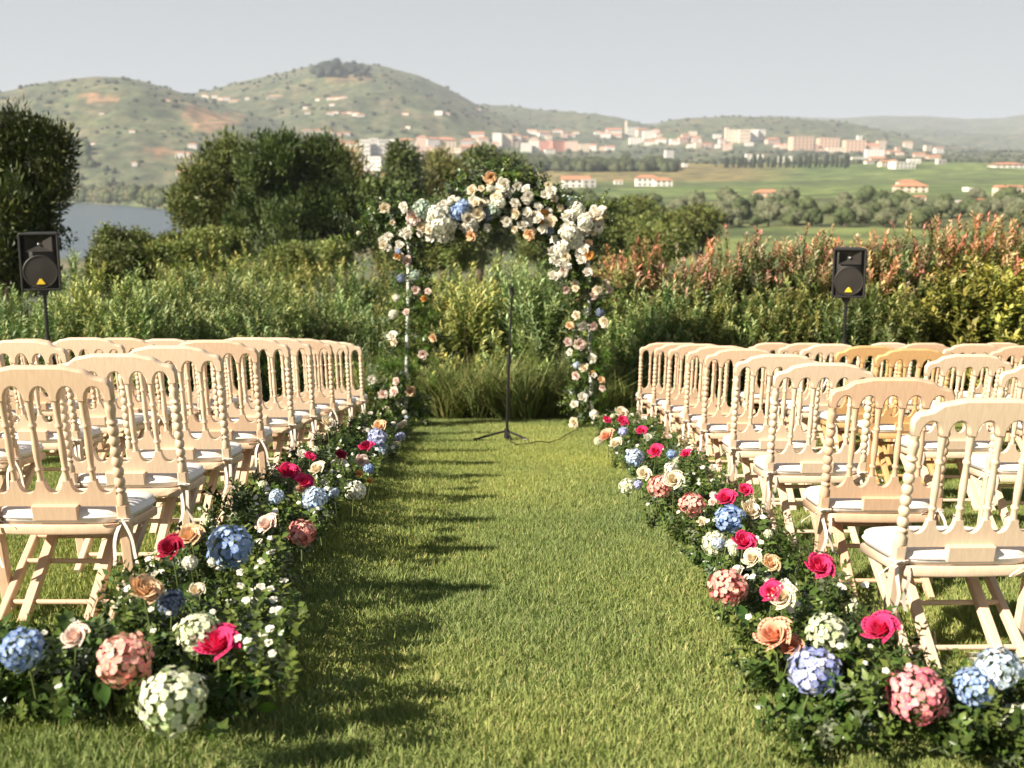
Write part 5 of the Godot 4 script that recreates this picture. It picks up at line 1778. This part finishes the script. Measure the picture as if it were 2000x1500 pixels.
	cluster("/".join(text), 0, 0, "among the small town houses", "small houses filling the far town", 700.0)
	# the villas and farms of the valley, larger in view
	var near := [[1125, 366, 52, 22, "w", "o", "white farmhouse with orange roof just right of the arch"], [1150, 366, 26, 14, "g", "f", "low grey shed against the white farmhouse right of the arch"], [1208, 360, 16, 9, "w", "l", "small whitish shed between the two farmhouses right of the arch"], [1264, 364, 42, 22, "w", "o", "white two-storey house with orange roof amid the valley field"], [1296, 364, 34, 16, "w", "o", "lower orange-roofed wing beside the white valley house"],
		[1783, 376, 58, 20, "c", "o", "wide villa with two-tier orange roof in the green field"], [1775, 362, 36, 11, "c", "o", "upper storey with orange roof rising behind the wide villa"], [1800, 392, 20, 10, "c", "o", "small orange-roofed outhouse below the wide villa"], [1500, 388, 48, 18, "c", "o", "long orange barn roof among the olive trees"], [1508, 398, 28, 16, "c", "l", "cream gable end below the long orange barn"], [1528, 384, 18, 8, "w", "f", "small whitish lean-to at the barn's end"],
		[1966, 384, 34, 22, "c", "o", "cream house with stepped orange roof at right edge"], [1984, 380, 28, 18, "c", "o", "second orange-roofed cream house at the right edge behind the first"], [1915, 404, 54, 16, "w", "o", "long white shed with orange roof below the cream houses"], [1868, 402, 22, 8, "w", "f", "low white hut left of the long white shed"], [1896, 374, 13, 6, "w", "f", "tiny white hut in the green field near the right edge"], [1356, 420, 9, 12, "w", "f", "tiny white hut among the dark bushes"]]
	for e in near:
		building(e[0], e[1], e[2], e[3], e[4], e[5], e[6], "", 150.0)

# ---------------------------------------------------------------- the scene
func _ready() -> void:
	rng.seed = 12
	cam = Camera3D.new()
	cam.name = "camera"
	cam.position = Vector3(0, 1.1, 0)
	cam.rotation = Vector3(-PITCH, YAW, 0)
	cam.fov = 37.65
	cam.near = 0.1
	cam.far = 14000.0
	var lens := CameraAttributesPhysical.new()
	lens.frustum_focal_length = 35.2
	lens.frustum_focus_distance = 4.8
	lens.frustum_near = 0.1
	lens.frustum_far = 14000.0
	lens.exposure_aperture = 3.0
	cam.attributes = lens
	add_child(cam)
	cam.fov = 37.65
	cam.current = true
	var env := Environment.new()
	env.background_mode = Environment.BG_SKY
	var sm := ProceduralSkyMaterial.new()
	sm.sky_top_color = Color(0.25, 0.33, 0.43)
	sm.sky_horizon_color = Color(0.84, 0.85, 0.855)
	sm.sky_curve = 0.4
	sm.sky_energy_multiplier = 0.7
	sm.ground_bottom_color = Color(0.25, 0.26, 0.2)
	sm.ground_horizon_color = Color(0.6, 0.6, 0.55)
	sm.sun_angle_max = 1.0
	var sky := Sky.new()
	sky.sky_material = sm
	env.sky = sky
	env.tonemap_mode = Environment.TONE_MAPPER_LINEAR
	env.tonemap_exposure = 2.4
	env.fog_enabled = true
	env.fog_density = 0.000125
	env.fog_light_color = Color(0.9, 0.94, 1.0)
	env.sdfgi_enabled = true
	env.ssao_enabled = true
	env.ssil_enabled = true
	var we := WorldEnvironment.new()
	we.name = "world"
	we.environment = env
	add_child(we)
	var sun := DirectionalLight3D.new()
	sun.name = "sun"
	sun.light_energy = 1.6
	sun.light_color = Color(1.0, 0.955, 0.88)
	sun.light_angular_distance = 0.5
	sun.shadow_enabled = true
	sun.basis = Basis.looking_at(Vector3(1, -0.78, -0.6).normalized())
	add_child(sun)
	make_materials()
	for w in [["olive_grey_a", Color(0.155, 0.165, 0.09)], ["olive_grey_b", Color(0.13, 0.145, 0.07)], ["olive_dark_a", Color(0.095, 0.12, 0.042)], ["olive_dark_b", Color(0.075, 0.1, 0.034)]]:
		M[w[0]] = mat(w[1], 0.85, true)
	M.cypress = mat(Color(0.03, 0.042, 0.02), 0.9)
	flower_meshes()
	make_land()
	make_lawn()
	make_town()
	make_plants()
	make_chairs()
	make_beds()
	make_arch()
	make_stands()
